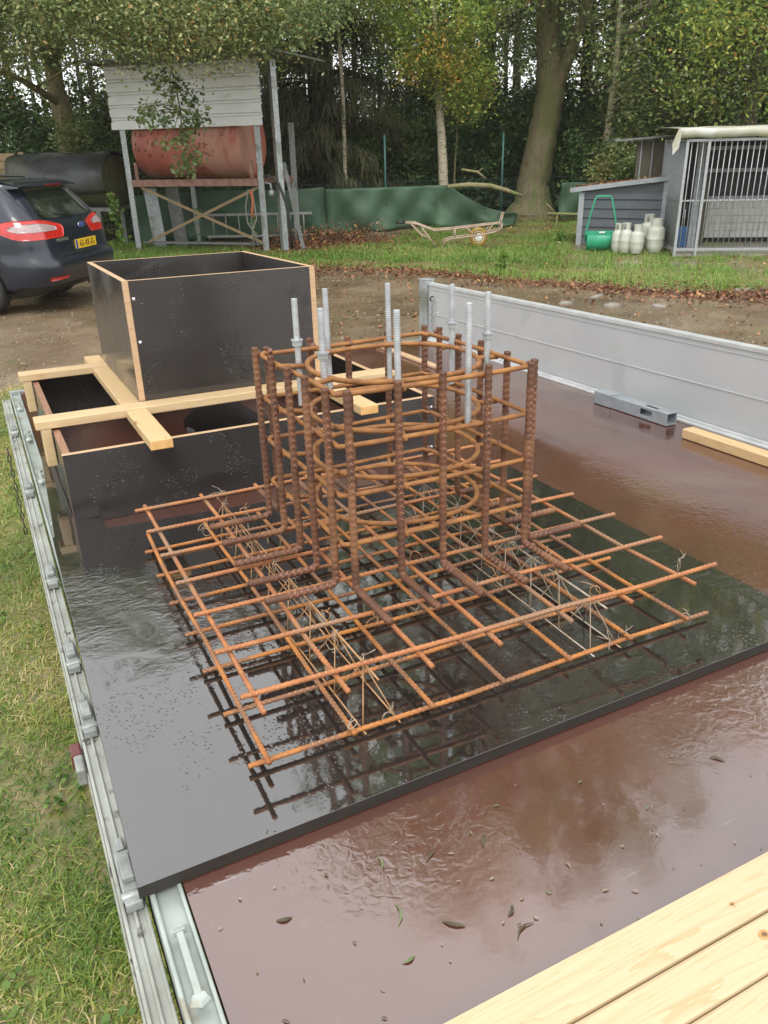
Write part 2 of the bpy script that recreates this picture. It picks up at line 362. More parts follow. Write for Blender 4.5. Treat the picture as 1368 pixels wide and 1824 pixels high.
# ------------------------------------------------------------------ ground
GRASS_EDGE = [(-30, 19), (0, 16.6), (2.24, 15.0), (5.14, 12.9), (6.24, 11.6), (7.24, 9.3), (8.0, 7.9), (9.5, 6.6), (12, 5.0), (30, 2)]
def grass_back(x, y):
    ex = np.interp(x, [p[0] for p in GRASS_EDGE], [p[1] for p in GRASS_EDGE]); d = y - ex
    far = y - np.interp(x, [0, 3, 5.5, 7.5, 9.5, 12, 15, 30], [22, 19.5, 15.0, 15.0, 17.4, 18.6, 17.6, 14])
    return np.clip(d / 0.5 + 0.5, 0, 1) * np.clip(-far / 0.6 + 0.5, 0, 1)
def grass_left(x, y):
    return np.clip((7.1 + 0.25 * np.sin(x * 5) - y) / 0.35 + 0.5, 0, 1) * np.clip((1.6 - x) / 0.6, 0, 1)
def litter_amt(x, y):
    ex = np.interp(x, [p[0] for p in GRASS_EDGE], [p[1] for p in GRASS_EDGE]); d = y - ex
    a = np.exp(-((d + 0.5) / 0.95) ** 2) * (x > 3.2) * (0.75 + 0.25 * np.sin(x * 2.3 + y))
    b = np.exp(-(((x - 6.6) / 2.1) ** 2 + ((y - 15.6) / 1.3) ** 2) * 1.5)
    return np.clip(a * 0.8 + b * 1.2, 0, 1)
nx, ny = 250, 250
gx = np.linspace(-6, 19, nx); gy = np.linspace(-3, 24, ny)
gx = np.r_[-120, -50, -20, -10, gx, 24, 32, 60, 140]; gy = np.r_[-120, -50, -20, -8, gy, 27, 32, 45, 80, 160]
X, Y = np.meshgrid(gx, gy); Z = 0.012 * np.sin(X * 1.7 + 0.6 * Y) + 0.010 * np.sin(Y * 2.3 - X * 0.8)
Z += 0.02 * grass_back(X, Y) * np.sin(X * 4) * np.sin(Y * 3.3)
V = np.stack([X, Y, Z], -1).reshape(-1, 3); nxx, nyy = len(gx), len(gy)
ii = np.arange(nxx * nyy).reshape(nyy, nxx)
F = np.stack([ii[:-1, :-1], ii[:-1, 1:], ii[1:, 1:], ii[1:, :-1]], -1).reshape(-1, 4)
me = bpy.data.meshes.new('ground'); me.from_pydata(V.tolist(), [], F.tolist())
for nm, fn in (('grass', lambda x, y: np.maximum(grass_back(x, y), grass_left(x, y))), ('litter', litter_amt),
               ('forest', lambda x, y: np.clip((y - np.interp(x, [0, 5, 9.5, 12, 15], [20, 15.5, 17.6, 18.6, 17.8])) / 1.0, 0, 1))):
    at = me.attributes.new(nm, 'FLOAT', 'POINT'); at.data.foreach_set('value', fn(V[:, 0], V[:, 1]).astype(np.float32))
me.polygons.foreach_set('use_smooth', [True] * len(me.polygons))
m = bpy.data.materials.new('ground'); m.use_nodes = True; L = m.node_tree.links; b = m.node_tree.nodes['Principled BSDF']; b.inputs['IOR'].default_value = 1.5
tcn = nd(m, 'ShaderNodeTexCoord'); v = tcn.outputs['Object']
mud = nramp(m, nnoise(m, v, 1.1, 8, 0.5), [(0.3, (0.10, 0.065, 0.034)), (0.5, (0.165, 0.115, 0.065)), (0.72, (0.25, 0.19, 0.12))])
grit = nnoise(m, v, 70, 4); mud = nmix(m, nramp(m, grit, [(0.55, (0, 0, 0)), (0.72, (0.75,) * 3)]), mud, (0.27, 0.24, 0.2))
mud = nmix(m, nramp(m, nnoise(m, v, 28, 6), [(0.5, (0, 0, 0)), (0.7, (0.5,) * 3)]), mud, (0.07, 0.048, 0.03))
moss = nramp(m, nnoise(m, v, 1.9, 8, 0.8), [(0.56, (0, 0, 0)), (0.7, (0.55,) * 3)]); mud = nmix(m, moss, mud, (0.13, 0.13, 0.05))
gr = nramp(m, nnoise(m, v, 9, 8), [(0.3, (0.09, 0.10, 0.03)), (0.5, (0.17, 0.155, 0.055)), (0.7, (0.23, 0.17, 0.09))])
lit = nramp(m, nnoise(m, v, 22, 6), [(0.35, (0.07, 0.032, 0.018)), (0.6, (0.16, 0.075, 0.04)), (0.75, (0.24, 0.13, 0.07))])
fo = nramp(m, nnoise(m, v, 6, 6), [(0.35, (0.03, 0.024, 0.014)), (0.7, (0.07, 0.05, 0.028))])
def edge(attr, sc, k=0.6):
    a = nd(m, 'ShaderNodeAttribute', attribute_name=attr)
    s = mathn(m, 'ADD', a.outputs['Fac'], mathn(m, 'MULTIPLY', mathn(m, 'SUBTRACT', nnoise(m, v, sc, 6), 0.5), k))
    return nramp(m, s, [(0.42, (0, 0, 0)), (0.58, (1, 1, 1))])
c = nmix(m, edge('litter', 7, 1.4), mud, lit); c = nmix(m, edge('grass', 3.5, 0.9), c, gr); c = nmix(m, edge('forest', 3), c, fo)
L.new(c, b.inputs['Base Color'])
pud = nramp(m, nnoise(m, v, 0.55, 4, 0.3), [(0.47, (0.45,) * 3), (0.56, (0.10,) * 3)])
pr = mathn(m, 'ADD', pud, mathn(m, 'MULTIPLY', nnoise(m, v, 12, 5), 0.2)); L.new(pr, b.inputs['Roughness'])
bn = nd(m, 'ShaderNodeBump'); bn.inputs['Strength'].default_value = 0.7; bn.inputs['Distance'].default_value = 0.02
hh = mathn(m, 'ADD', nnoise(m, v, 5, 8), mathn(m, 'MULTIPLY', grit, 0.35)); hh = mathn(m, 'MULTIPLY', hh, pud)
L.new(hh, bn.inputs['Height']); L.new(bn.outputs[0], b.inputs['Normal'])
me.materials.append(m); g = bpy.data.objects.new('ground', me); COL.objects.link(g); g['kind'] = 'structure'
def gz(x, y): return 0.012 * np.sin(x * 1.7 + 0.6 * y) + 0.010 * np.sin(y * 2.3 - x * 0.8)

# ---- blades / leaves as one numpy mesh
def quads_obj(name, V4, tint, material, kind=None, smooth=False, link=True, extra=None):
    """V4: (n,k,3) faces of k corners"""
    n, k = V4.shape[:2]; me = bpy.data.meshes.new(name)
    me.vertices.add(n * k); me.vertices.foreach_set('co', V4.reshape(-1).astype(np.float32))
    me.loops.add(n * k); me.loops.foreach_set('vertex_index', np.arange(n * k, dtype=np.int32))
    me.polygons.add(n); me.polygons.foreach_set('loop_start', (np.arange(n) * k).astype(np.int32))
    try: me.polygons.foreach_set('loop_total', np.full(n, k, np.int32))
    except Exception: pass
    me.update(calc_edges=True)
    at = me.attributes.new('tint', 'FLOAT', 'FACE'); at.data.foreach_set('value', tint.astype(np.float32))
    me.materials.append(material)
    if not link: return me
    o = bpy.data.objects.new(name, me); COL.objects.link(o)
    if kind: o['kind'] = kind
    return o
def blades(x, y, h, wd, lean, tint, z=None):
    n = len(x); a = rng.uniform(0, 2 * np.pi, n); ln = lean * rng.uniform(0.3, 1.3, n)
    z0 = gz(x, y) if z is None else z
    B = np.stack([x, y, z0 - 0.003], 1); d = np.stack([np.cos(a), np.sin(a), 0 * a], 1); s = np.stack([-np.sin(a), np.cos(a), 0 * a], 1)
    up = np.array([0, 0, 1.0])
    p1 = B + d * (h * ln * 0.35)[:, None] + up * (h * 0.6 * np.cos(np.clip(ln, 0, 1.3)))[:, None]
    p2 = B + d * (h * ln)[:, None] + up * (h * np.clip(1 - ln * 0.62, 0.12, 1))[:, None]
    w2 = (wd / 2)[:, None] * s
    q1 = np.stack([B - w2, B + w2, p1 + w2 * 0.8, p1 - w2 * 0.8], 1); q2 = np.stack([p1 - w2 * 0.8, p1 + w2 * 0.8, p2 + w2 * 0.15, p2 - w2 * 0.15], 1)
    return np.concatenate([q1, q2]), np.concatenate([tint, tint])
MT['grass'] = leafmat('grass', [(0.0, (0.061, 0.135, 0.024)), (0.4, (0.176, 0.284, 0.047)), (0.7, (0.311, 0.365, 0.074)), (0.88, (0.540, 0.446, 0.176)), (1.0, (0.675, 0.540, 0.297))], 0.3, 0.35)
MT['grass_back'] = leafmat('grass_back', [(0.0, (0.072, 0.156, 0.024)), (0.5, (0.204, 0.360, 0.060)), (0.8, (0.312, 0.408, 0.108)), (1.0, (0.504, 0.408, 0.192))], 0.35, 0.4)
def n2(x, y, s, seed=0):
    return np.sin(x * s + seed) * np.sin(y * s * 1.3 + seed * 2.1) + 0.6 * np.sin(x * s * 2.3 + y * s * 1.7 + seed) + 0.4 * np.sin(x * s * 4.1 - y * s * 3.7 + seed * 3)
# near grass left of the trailer
n = 150000; y = 0.7 + rng.random(n) ** 1.35 * 6.7; x = 0.55 - rng.random(n) * 1.55
keep = (grass_left(x, y) > rng.random(n)) & ((n2(x, y, 3.1, 1) + n2(x, y, 9, 2) * 0.5 + rng.normal(0, 0.6, n)) > -0.8); x = x[keep]; y = y[keep]; n = len(x)
t = np.clip(0.47 + 0.2 * n2(x, y, 2.3, 4) + rng.normal(0, 0.19, n) + 0.35 * (rng.random(n) < 0.16), 0, 1)
Q, tt = blades(x, y, rng.uniform(0.014, 0.05, n) * (1 + 0.5 * (n2(x, y, 5.0, 8) > 0.7)), rng.uniform(0.002, 0.0055, n), 1.3, t)
o = quads_obj('grass', Q, tt, MT['grass'], 'stuff'); props(o, 'matted wet green and straw coloured grass left of the trailer', 'grass')
# clover and plantain leaves amongst it
def flat_leaves(x, y, z, s, tilt, tint, k=6, asp=0.75):
    n = len(x); a = rng.uniform(0, 2 * np.pi, n); th = np.arange(k) * 2 * np.pi / k
    P = np.stack([np.cos(th)[None, :] * s[:, None], np.sin(th)[None, :] * s[:, None] * asp, np.zeros((n, k))], -1)
    t1 = rng.normal(0, tilt, n)[:, None]; z1 = P[..., 0] * np.sin(t1); x1 = P[..., 0] * np.cos(t1)
    t2 = rng.normal(0, tilt, n)[:, None]; z2 = z1 + P[..., 1] * np.sin(t2)
    xx = x1 * np.cos(a)[:, None] - P[..., 1] * np.sin(a)[:, None]; yy = x1 * np.sin(a)[:, None] + P[..., 1] * np.cos(a)[:, None]
    return np.stack([xx + x[:, None], yy + y[:, None], z2 + z[:, None]], -1)
n = 9000; y = 0.8 + rng.random(n) * 5.5; x = 0.1 - rng.random(n) * 1.2
k = (n2(x, y, 4.0, 7) > 0.75); x = x[k]; y = y[k]; n = len(x)
o = quads_obj('clover', flat_leaves(x, y, gz(x, y) + rng.uniform(0.008, 0.03, n), rng.uniform(0.006, 0.015, n), 0.35, None), np.clip(rng.normal(0.2, 0.1, n), 0, 1), MT['grass'], 'stuff')
props(o, 'patches of dark green clover in the grass left of the trailer', 'clover')
# grass strip at the back
n = 260000; x = rng.uniform(-1.5, 15, n); y = rng.uniform(5, 19.5, n)
w_ = grass_back(x, y); keep = (w_ > rng.random(n)) & ((n2(x, y, 1.3, 3) + 0.7 * n2(x, y, 4.1, 5) + rng.normal(0, 0.5, n)) > (-0.9 + 1.2 * np.clip((x - 8) / 3, 0, 1))); x = x[keep]; y = y[keep]; n = len(x)
t = np.clip(0.45 + 0.16 * n2(x, y, 1.1, 2) + rng.normal(0, 0.14, n) + 0.22 * np.clip((x - 8.5) / 3, 0, 1), 0, 1)
Q, tt = blades(x, y, rng.uniform(0.03, 0.11, n) * (1 + 0.5 * (n2(x, y, 2.2, 9) > 0.6)), rng.uniform(0.005, 0.011, n), 0.8, t)
o = quads_obj('grass', Q, tt, MT['grass_back'], 'stuff'); props(o, 'bright green grass strip between the yard and the fence', 'grass')
# fallen leaves
MT['fallen'] = leafmat('fallen', [(0.0, (0.08, 0.04, 0.022)), (0.45, (0.17, 0.08, 0.042)), (0.8, (0.36, 0.16, 0.07)), (1.0, (0.52, 0.33, 0.13))], 0.15, 0.45)
n = 110000; x = rng.uniform(3, 13, n); y = rng.uniform(5, 19, n); keep = litter_amt(x, y) * 0.9 + 0.03 > rng.random(n); x = x[keep]; y = y[keep]; n = len(x)
o = quads_obj('fallen_leaves', flat_leaves(x, y, gz(x, y) + rng.uniform(0.006, 0.03, n), rng.uniform(0.012, 0.032, n), 0.45, None, 5), np.clip(rng.normal(0.45, 0.25, n), 0, 1), MT['fallen'], 'stuff')
props(o, 'brown and orange fallen leaves scattered along the grass edge', 'leaves')
# gravel bits in the yard
n = 16000; x = rng.uniform(-2.5, 12, n); y = rng.uniform(4, 15, n); k = (grass_left(x, y) < 0.2) & (grass_back(x, y) < 0.5); x = x[k]; y = y[k]; n = len(x)
MT['gravel'] = leafmat('gravel', [(0.0, (0.12, 0.09, 0.06)), (0.6, (0.28, 0.24, 0.19)), (1.0, (0.5, 0.46, 0.4))], 0.0, 0.5)
o = quads_obj('gravel', flat_leaves(x, y, gz(x, y) + 0.004, rng.uniform(0.005, 0.014, n), 0.3, None, 5), np.clip(rng.normal(0.45, 0.22, n), 0, 1), MT['gravel'], 'stuff')
props(o, 'loose grit and small stones strewn over the muddy yard', 'gravel')
# broken concrete slabs showing in the yard
MT['slab'] = mat('slab', (0.32, 0.30, 0.26), (0.22, 0.2, 0.17), 18, 0.6, bump=0.3)
for i, (x0, y0, a, sx, sy, lb) in enumerate([(6.70, 7.40, 0.5, 0.17, 0.10, 'pale slab sunk in the mud, second from the left of the low row'), (6.3, 7.75, 0.3, 0.11, 0.07, 'small pale slab sunk in the mud, leftmost of the low row'),
        (7.15, 7.10, 0.7, 0.15, 0.10, 'pale cross shaped slab sunk in the mud, third from left of the low row'), (8.75, 7.25, 0.2, 0.16, 0.11, 'pale paving slab lying in the mud below the kennel'), (8.95, 6.95, 0.1, 0.14, 0.1, 'pale paving slab at the right picture edge by the kennel'), (6.95, 7.95, 0.4, 0.2, 0.05, 'long thin pale slab just behind the low row')]):
    mb = MB(); P = [(sx * math.cos(t) * random.uniform(0.7, 1.1), sy * math.sin(t) * random.uniform(0.7, 1.1)) for t in np.arange(7) * 2 * np.pi / 7]
    mb.add([(p[0], p[1], -0.02) for p in P] + [(p[0], p[1], 0.018) for p in P], [tuple(range(7, 14))] + [(j, (j + 1) % 7, 7 + (j + 1) % 7, 7 + j) for j in range(7)])
    single('paving_slab', mb, 'slab', lb, 'slab', (x0, y0, float(gz(x0, y0))), a, group='pale slabs sunk in the yard')

# ------------------------------------------------------------------ TRAILER
tr = thing('trailer', 'flatbed trailer with brown wet deck, one raised and one lowered aluminium sideboard', 'trailer', (0, 0, 0), fr='T')
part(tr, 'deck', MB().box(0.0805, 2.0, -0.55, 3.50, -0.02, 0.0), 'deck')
rail = MB()   # left galvanised edge profile: shallow channel with rounded lips
rail.box(0.042, 0.0785, -0.55, 3.50, -0.07, -0.008)
rail.box(0.0422, 0.0475, -0.55, 3.50, -0.008, 0.0005); rail.box(0.0735, 0.0783, -0.55, 3.50, -0.008, 0.0015)
part(tr, 'side_rail', rail, 'galv_green', 0.0015)
er = MB(); er.box(0.04, 2.02, 3.502, 3.53, -0.07, 0.006); part(tr, 'end_rail', er, 'galv', 0.001)
ch = MB(); ch.box(0.25, 0.33, -0.4, 3.45, -0.19, -0.075); ch.box(1.72, 1.80, -0.4, 3.45, -0.19, -0.075)
for yy in (0.2, 1.1, 2.0, 2.9): ch.box(0.05, 2.0, yy, yy + 0.05, -0.075, -0.022)
part(tr, 'chassis', ch, 'galv', 0.002)
for xx in (0.16, 1.9):
    M = Matrix.Translation((xx, 1.5, -0.46)) @ Matrix.Rotation(R(90), 4, 'Y')
    wh = MB().lathe([(0.10, -0.05), (0.22, -0.07), (0.255, -0.05), (0.255, 0.05), (0.22, 0.07), (0.10, 0.05)], 28, 0, M)
    wo = part(tr, 'wheel', wh, 'rubber')
    part(wo, 'rim', MB().lathe([(0.02, -0.052), (0.13, -0.056), (0.135, 0.056), (0.02, 0.052)], 20, 0, M), 'alu')
# lowered left sideboard: top shows as ridged thin profile, face hangs down outside
sb = MB(); sb.box(0.008, 0.0375, -0.4, 3.53, -0.285, -0.030)
sb.box(0.0082, 0.0125, -0.4, 3.53, -0.030, -0.0245); sb.box(0.0205, 0.0245, -0.4, 3.53, -0.030, -0.0255); sb.box(0.0335, 0.0373, -0.4, 3.53, -0.030, -0.026)
for zz in (-0.08, -0.14, -0.2, -0.26): sb.box(0.0055, 0.008, -0.4, 3.53, zz, zz + 0.012)
part(tr, 'sideboard', sb, 'alu_dirty', 0.0012, label='dirty grey sideboard lowered on the grass side')
for yy in (2.98, 2.33, 1.72, 1.36, 1.16, 0.80):
    la = MB(); la.box(0.0135, 0.034, yy - 0.045, yy + 0.045, -0.026, -0.012); la.box(0.0165, 0.0315, yy - 0.012, yy + 0.03, -0.012, -0.003)
    la.box(0.019, 0.029, yy + 0.052, yy + 0.075, -0.026, -0.016); la.cyl((0.011, yy - 0.03, -0.014), (0.037, yy - 0.03, -0.014), 0.006, 10)
    part(tr, 'latch', la, 'cast', 0.002)
for yy, ln in ((3.25, 0.085), (2.81, 0.085), (2.36, 0.085), (1.93, 0.085), (0.632, 0.082)):
    h = MB(); y0, y1 = yy - ln / 2, yy + ln / 2
    h.box(0.0565, 0.0645, y0, y1, 0.0005, 0.0095)
    for q in (y0, y1):
        s = 1 if q == y1 else -1
        h.add([(0.0515, q, 0.002), (0.0695, q, 0.002), (0.0725, q + s * 0.008, 0.004), (0.0605, q + s * 0.014, 0.0035), (0.0485, q + s * 0.008, 0.004),
               (0.0540, q, 0.011), (0.067, q, 0.011), (0.0685, q + s * 0.006, 0.009), (0.0605, q + s * 0.010, 0.0085), (0.0525, q + s * 0.006, 0.009)],
              [(0, 1, 2, 3, 4), (5, 9, 8, 7, 6), (0, 5, 6, 1), (1, 6, 7, 2), (2, 7, 8, 3), (3, 8, 9, 4), (4, 9, 5, 0)])
    part(tr, 'lashing_ring', h, 'galv_green', 0.0012)
lp = MB(); lp.box(-0.009, 0.0052, 1.085, 1.125, -0.085, -0.055, 1); lp.box(-0.012, 0.0052, 1.125, 1.16, -0.085, -0.056, 0)
part(tr, 'marker_lamp', lp, ['red_lens', 'lens_dark' if False else 'cast'], 0.003)
cn = MB()
cp = [(-0.012, 2.82 - 0.0, -0.04 - i * 0.022) for i in range(12)]
for i, c0 in enumerate(cp):
    y_ = 2.82 - 0.018 * i * 0.6; a = np.arange(10) * 2 * np.pi / 10
    ox = (0.005 * np.cos(a)) if i % 2 else 0 * a; oy = 0 * a if i % 2 else 0.007 * np.cos(a)
    cn.tube(np.stack([-0.010 + ox, y_ + oy, c0[2] + 0.014 * np.sin(a)], 1), 0.002, 5, closed=True)
part(tr, 'chain', cn, 'black_iron')
# raised right sideboard
rb = MB(); rb.box(2.0, 2.026, -0.3, 3.53, 0.004, 0.262, 0); rb.box(1.996, 2.030, -0.3, 3.53, 0.262, 0.274, 1)
rb.box(1.9975, 2.0, -0.3, 3.53, 0.127, 0.1295, 1); rb.box(1.9978, 2.0, -0.3, 3.53, 0.246, 0.2465, 0)
for yy, zz in ((3.44, 0.2), (3.32, 0.2), (3.44, 0.14), (3.32, 0.14)): rb.blob((1.999, yy, zz), 0.004, 1)
part(tr, 'sideboard', rb, ['alu', 'alu_edge'], 0.001, label='tall pale aluminium sideboard standing upright')
lr = MB(); lr.box(1.965, 1.9955, -0.3, 3.50, 0.0002, 0.007, 0); lr.box(1.984, 1.9955, -0.3, 3.50, 0.007, 0.013, 0)
part(tr, 'side_rail', lr, 'alu_edge', 0.001)
po = MB(); po.box(1.985, 2.035, 3.532, 3.60, -0.07, 0.285); po.box(1.982, 2.038, 3.53, 3.603, 0.285, 0.29)
part(tr, 'corner_post', po, 'galv', 0.003)
cn = MB()
for i in range(9):
    a = np.arange(10) * 2 * np.pi / 10; ox = (0.005 * np.cos(a)) if i % 2 else 0 * a; oy = 0 * a if i % 2 else 0.005 * np.cos(a)
    cn.tube(np.stack([1.988 + ox, 3.475 + oy, 0.185 - 0.016 * i + 0.011 * np.sin(a)], 1), 0.0016, 5, closed=True)
part(tr, 'chain', cn, 'cast')
part(tr, 'chain_hook', MB().tube([(1.995, 3.48, 0.19), (1.98, 3.48, 0.2), (1.98, 3.47, 0.215), (1.992, 3.465, 0.215)], 0.004, 6), 'black_iron')

# ------------------------------------------------------------------ boards lying on the deck
def slab_poly(pts, z0, z1, topm=0, sidem=1):
    mb = MB(); n = len(pts)
    mb.add([(p[0], p[1], z0) for p in pts] + [(p[0], p[1], z1) for p in pts],
           [tuple(range(n, 2 * n)), tuple(range(n))[::-1]] + [(j, (j + 1) % n, n + (j + 1) % n, n + j) for j in range(n)], [topm, topm] + [sidem] * n)
    return mb
single('formwork_board', slab_poly([(0.03, 0.744), (1.222, 0.757), (1.222, 1.735), (0.707, 1.795), (0.165, 1.842), (0.045, 1.85)], 0.0015, 0.0195), ['plate', 'ply_edge'],
       'large black wet plywood board lying flat under the reinforcement mat', 'plywood board', (0.6, 1.2, 0.0), fr='T', bevel=0.0006)
single('formwork_board', slab_poly([(0.05, 1.8515), (0.165, 1.8435), (0.165, 1.935), (0.103, 1.95), (0.100, 2.6), (0.082, 2.62)], 0.0015, 0.012), ['plate', 'ply_edge'],
       'narrow black wet offcut on the deck left of the low formwork frame', 'plywood offcut', (0.1, 2.1, 0.0), fr='T')
single('formwork_board', slab_poly([(0.545, 2.66), (0.565, 2.43), (0.80, 2.44), (0.775, 2.86), (0.66, 2.87)], 0.0015, 0.02), ['plate', 'ply_edge'],
       'black wet board piece lying inside the low formwork frame', 'plywood offcut', (0.67, 2.6, 0.0), fr='T')
k = MB(); k.box(0.455, 0.497, 2.405, 2.43, 0.001, 0.028, 0); k.box(0.502, 0.506, 2.405, 2.43, 0.001, 0.02, 0)
single('wood_block', k, 'ply_inside', 'small dark block on the brown floor inside the low formwork frame', 'block', (0.476, 2.42, 0), fr='T')
k = MB(); k.box(0, 0.03, 0, 0.045, 0.001, 0.004, 0); k.box(0.0, 0.003, 0, 0.045, 0.004, 0.012, 0)
single('metal_plate', k, 'zinc', 'small shiny zinc bracket on the floor inside the low formwork frame', 'bracket', (0.0, 0, 0), fr='T').matrix_world = TM @ Matrix.Translation((0.555, 2.55, 0)) @ Matrix.Rotation(0.35, 4, 'Z')

# ------------------------------------------------------------------ low formwork frame
def panel(x0, x1, y0, y1, z0, z1, top): # faces: bottom top front right back left
    return MB().box(x0, x1, y0, y1, z0, z1, 0, None, [0, 1, 0, 0, 0, 0])
lf = thing('shuttering', 'low black plywood formwork frame with battens across it', 'formwork', (0.6, 2.4, 0.0), fr='T')
ZF = 0.180
part(lf, 'panel', MB().box(0.105, 1.118, 1.945, 1.9625, 0.001, ZF, 0, None, [0, 1, 0, 2, 0, 2]), ['ply_black', 'ply_raw', 'ply_wet_edge'])
part(lf, 'panel', MB().box(0.105, 1.118, 2.885, 2.9025, 0.001, ZF, 0, None, [0, 1, 0, 2, 0, 2]), ['ply_black', 'ply_raw', 'ply_wet_edge'])
part(lf, 'panel', MB().box(0.107, 0.1245, 1.963, 2.8845, 0.001, ZF, 0, None, [0, 1, 0, 0, 0, 2]), ['ply_inside', 'ply_wet_edge', 'ply_black'])
part(lf, 'panel', MB().box(1.0985, 1.116, 1.963, 2.8845, 0.001, ZF, 0, None, [0, 1, 0, 2, 0, 0]), ['ply_inside', 'ply_raw', 'ply_black'])
[part(lf, 'screw', MB().blob((1.108, 1.944, z), 0.0035), 'white_screw') for z in (0.15, 0.09, 0.03)]
bf = thing('batten_frame', 'noughts-and-crosses frame of pale pine battens resting on the low formwork', 'batten frame', (0.6, 2.4, ZF), fr='T')
z0, z1 = ZF + 0.0005, ZF + 0.0245; zm = (z0 + z1) / 2
def batten_x(xa, xb, ya, yb):
    return MB().box(xa, xb, ya, yb, z0 + 0.006, z1 + 0.004, 0, None, [0, 0, 0, 1, 0, 1])
def batten_y(xa, xb, ya, yb, gaps):
    mb = MB(); e = [ya] + [q for g_ in gaps for q in g_] + [yb]
    for i in range(0, len(e), 2): mb.box(xa, xb, e[i], e[i + 1], z0, z1, 0, None, [0, 0, 1, 0, 1, 0])
    for g_ in gaps: mb.box(xa, xb, g_[0], g_[1], z0 + 0.0002, z0 + 0.0055)
    return mb
part(bf, 'batten', batten_x(0.068, 1.118, 2.178, 2.244), ['pine', 'pine_end'], 0.002)
part(bf, 'batten', batten_x(0.070, 1.118, 2.80, 2.864), ['pine', 'pine_end'], 0.002)
part(bf, 'batten', batten_y(0.298, 0.352, 1.868, 3.02, [(2.1775, 2.2445), (2.7995, 2.8645)]), ['pine_y', 'pine_end'], 0.002)
part(bf, 'batten', batten_y(0.852, 0.904, 1.872, 3.05, [(2.1775, 2.2445), (2.7995, 2.8645)]), ['pine_y', 'pine_end'], 0.002)
for ya in (2.180, 2.802):
    part(bf, 'leg', MB().box(0.080, 0.1045, ya, ya + 0.06, 0.085, z0 + 0.0055, 0, None, [1, 0, 0, 0, 0, 0]), ['pine', 'pine_end'], 0.002)
# ------------------------------------------------------------------ tall formwork box
bx = thing('formwork_box', 'tall black plywood formwork box with pale cut edges, open on top', 'formwork', (0.62, 2.57, z1), fr='T')
XB0, XB1, YB0, YB1, ZB0, ZB1 = 0.350, 0.876, 2.246, 2.915, z1 + 0.0045, 0.532
part(bx, 'panel', MB().box(XB0 + 0.0135, XB1 + 0.0005, YB0, YB0 + 0.0165, ZB0, ZB1, 0, None, [0, 1, 0, 2, 0, 2]), ['ply_black', 'ply_raw', 'ply_raw'])
part(bx, 'panel', MB().box(XB0, XB1, YB1 - 0.0165, YB1, ZB0, ZB1, 0, None, [0, 1, 0, 2, 0, 2]), ['ply_black', 'ply_raw', 'ply_raw'])
part(bx, 'panel', MB().box(XB0 - 0.003, XB0 + 0.0132, YB0 + 0.001, YB1 - 0.017, ZB0, ZB1, 0, None, [0, 1, 1, 0, 0, 2]), ['ply_inside', 'ply_raw', 'ply_black'])
part(bx, 'panel', MB().box(XB1 + 0.001, XB1 + 0.017, YB0 + 0.001, YB1 + 0.001, ZB0, ZB1, 0, None, [0, 1, 1, 1, 0, 0]), ['ply_inside', 'ply_raw', 'ply_black'])
[part(bx, 'screw', MB().blob((XB0 + 0.022, YB0 - 0.001, z), 0.0045), 'white_screw') for z in (0.485, 0.37)]

# ------------------------------------------------------------------ loose things on the deck
tb = thing('square_tube', 'grey galvanised square steel tube with slots lying by the raised sideboard', 'steel tube', (1.915, 1.97, 0.0), fr='T')
def tube_sq(x0, x1, y0, y1, z0, z1, w):
    mb = MB(); mb.box(x0, x0 + w, y0, y1, z0, z1); mb.box(x1 - w, x1, y0, y1, z0, z1)
    mb.box(x0 + w, x1 - w, y0, y1, z0, z0 + w); return mb
a = MB()
a.box(1.888, 1.892, 1.80, 1.865, 0.002, 0.043); a.box(1.888, 1.892, 1.865, 1.92, 0.002, 0.014); a.box(1.888, 1.892, 1.865, 1.92, 0.034, 0.043); a.box(1.888, 1.892, 1.92, 2.06, 0.002, 0.043)
a.box(1.929, 1.933, 1.80, 2.06, 0.002, 0.043); a.box(1.892, 1.929, 1.80, 2.06, 0.002, 0.006)
a.box(1.892, 1.929, 1.80, 1.86, 0.0392, 0.0428); a.box(1.892, 1.903, 1.86, 1.915, 0.0392, 0.0428); a.box(1.918, 1.929, 1.86, 1.915, 0.0392, 0.0428); a.box(1.892, 1.929, 1.915, 2.06, 0.0392, 0.0428)
part(tb, 'tube_body', a, 'steel_grey', 0.0012)
part(tb, 'sleeve', MB().box(1.885, 1.936, 2.061, 2.145, 0.001, 0.047), 'steel_grey', 0.003)
single('timber_batten', MB().box(1.842, 1.887, 0.9, 1.69, 0.001, 0.031, 0, None, [0, 0, 1, 0, 1, 0]), ['pine_y', 'pine_end'], 'pale pine batten lying on the deck by the raised sideboard, at the right edge', 'batten', (1.86, 1.3, 0), fr='T', bevel=0.003)
mb = MB(); mb.box(1.68, 1.715, 2.93, 3.49, 0.001, 0.012, 0)
single('timber_batten', mb, 'ply_raw', 'thin brown wood strip lying on the far deck behind the anchor cage', 'batten', (1.7, 3.2, 0), fr='T', bevel=0.002)
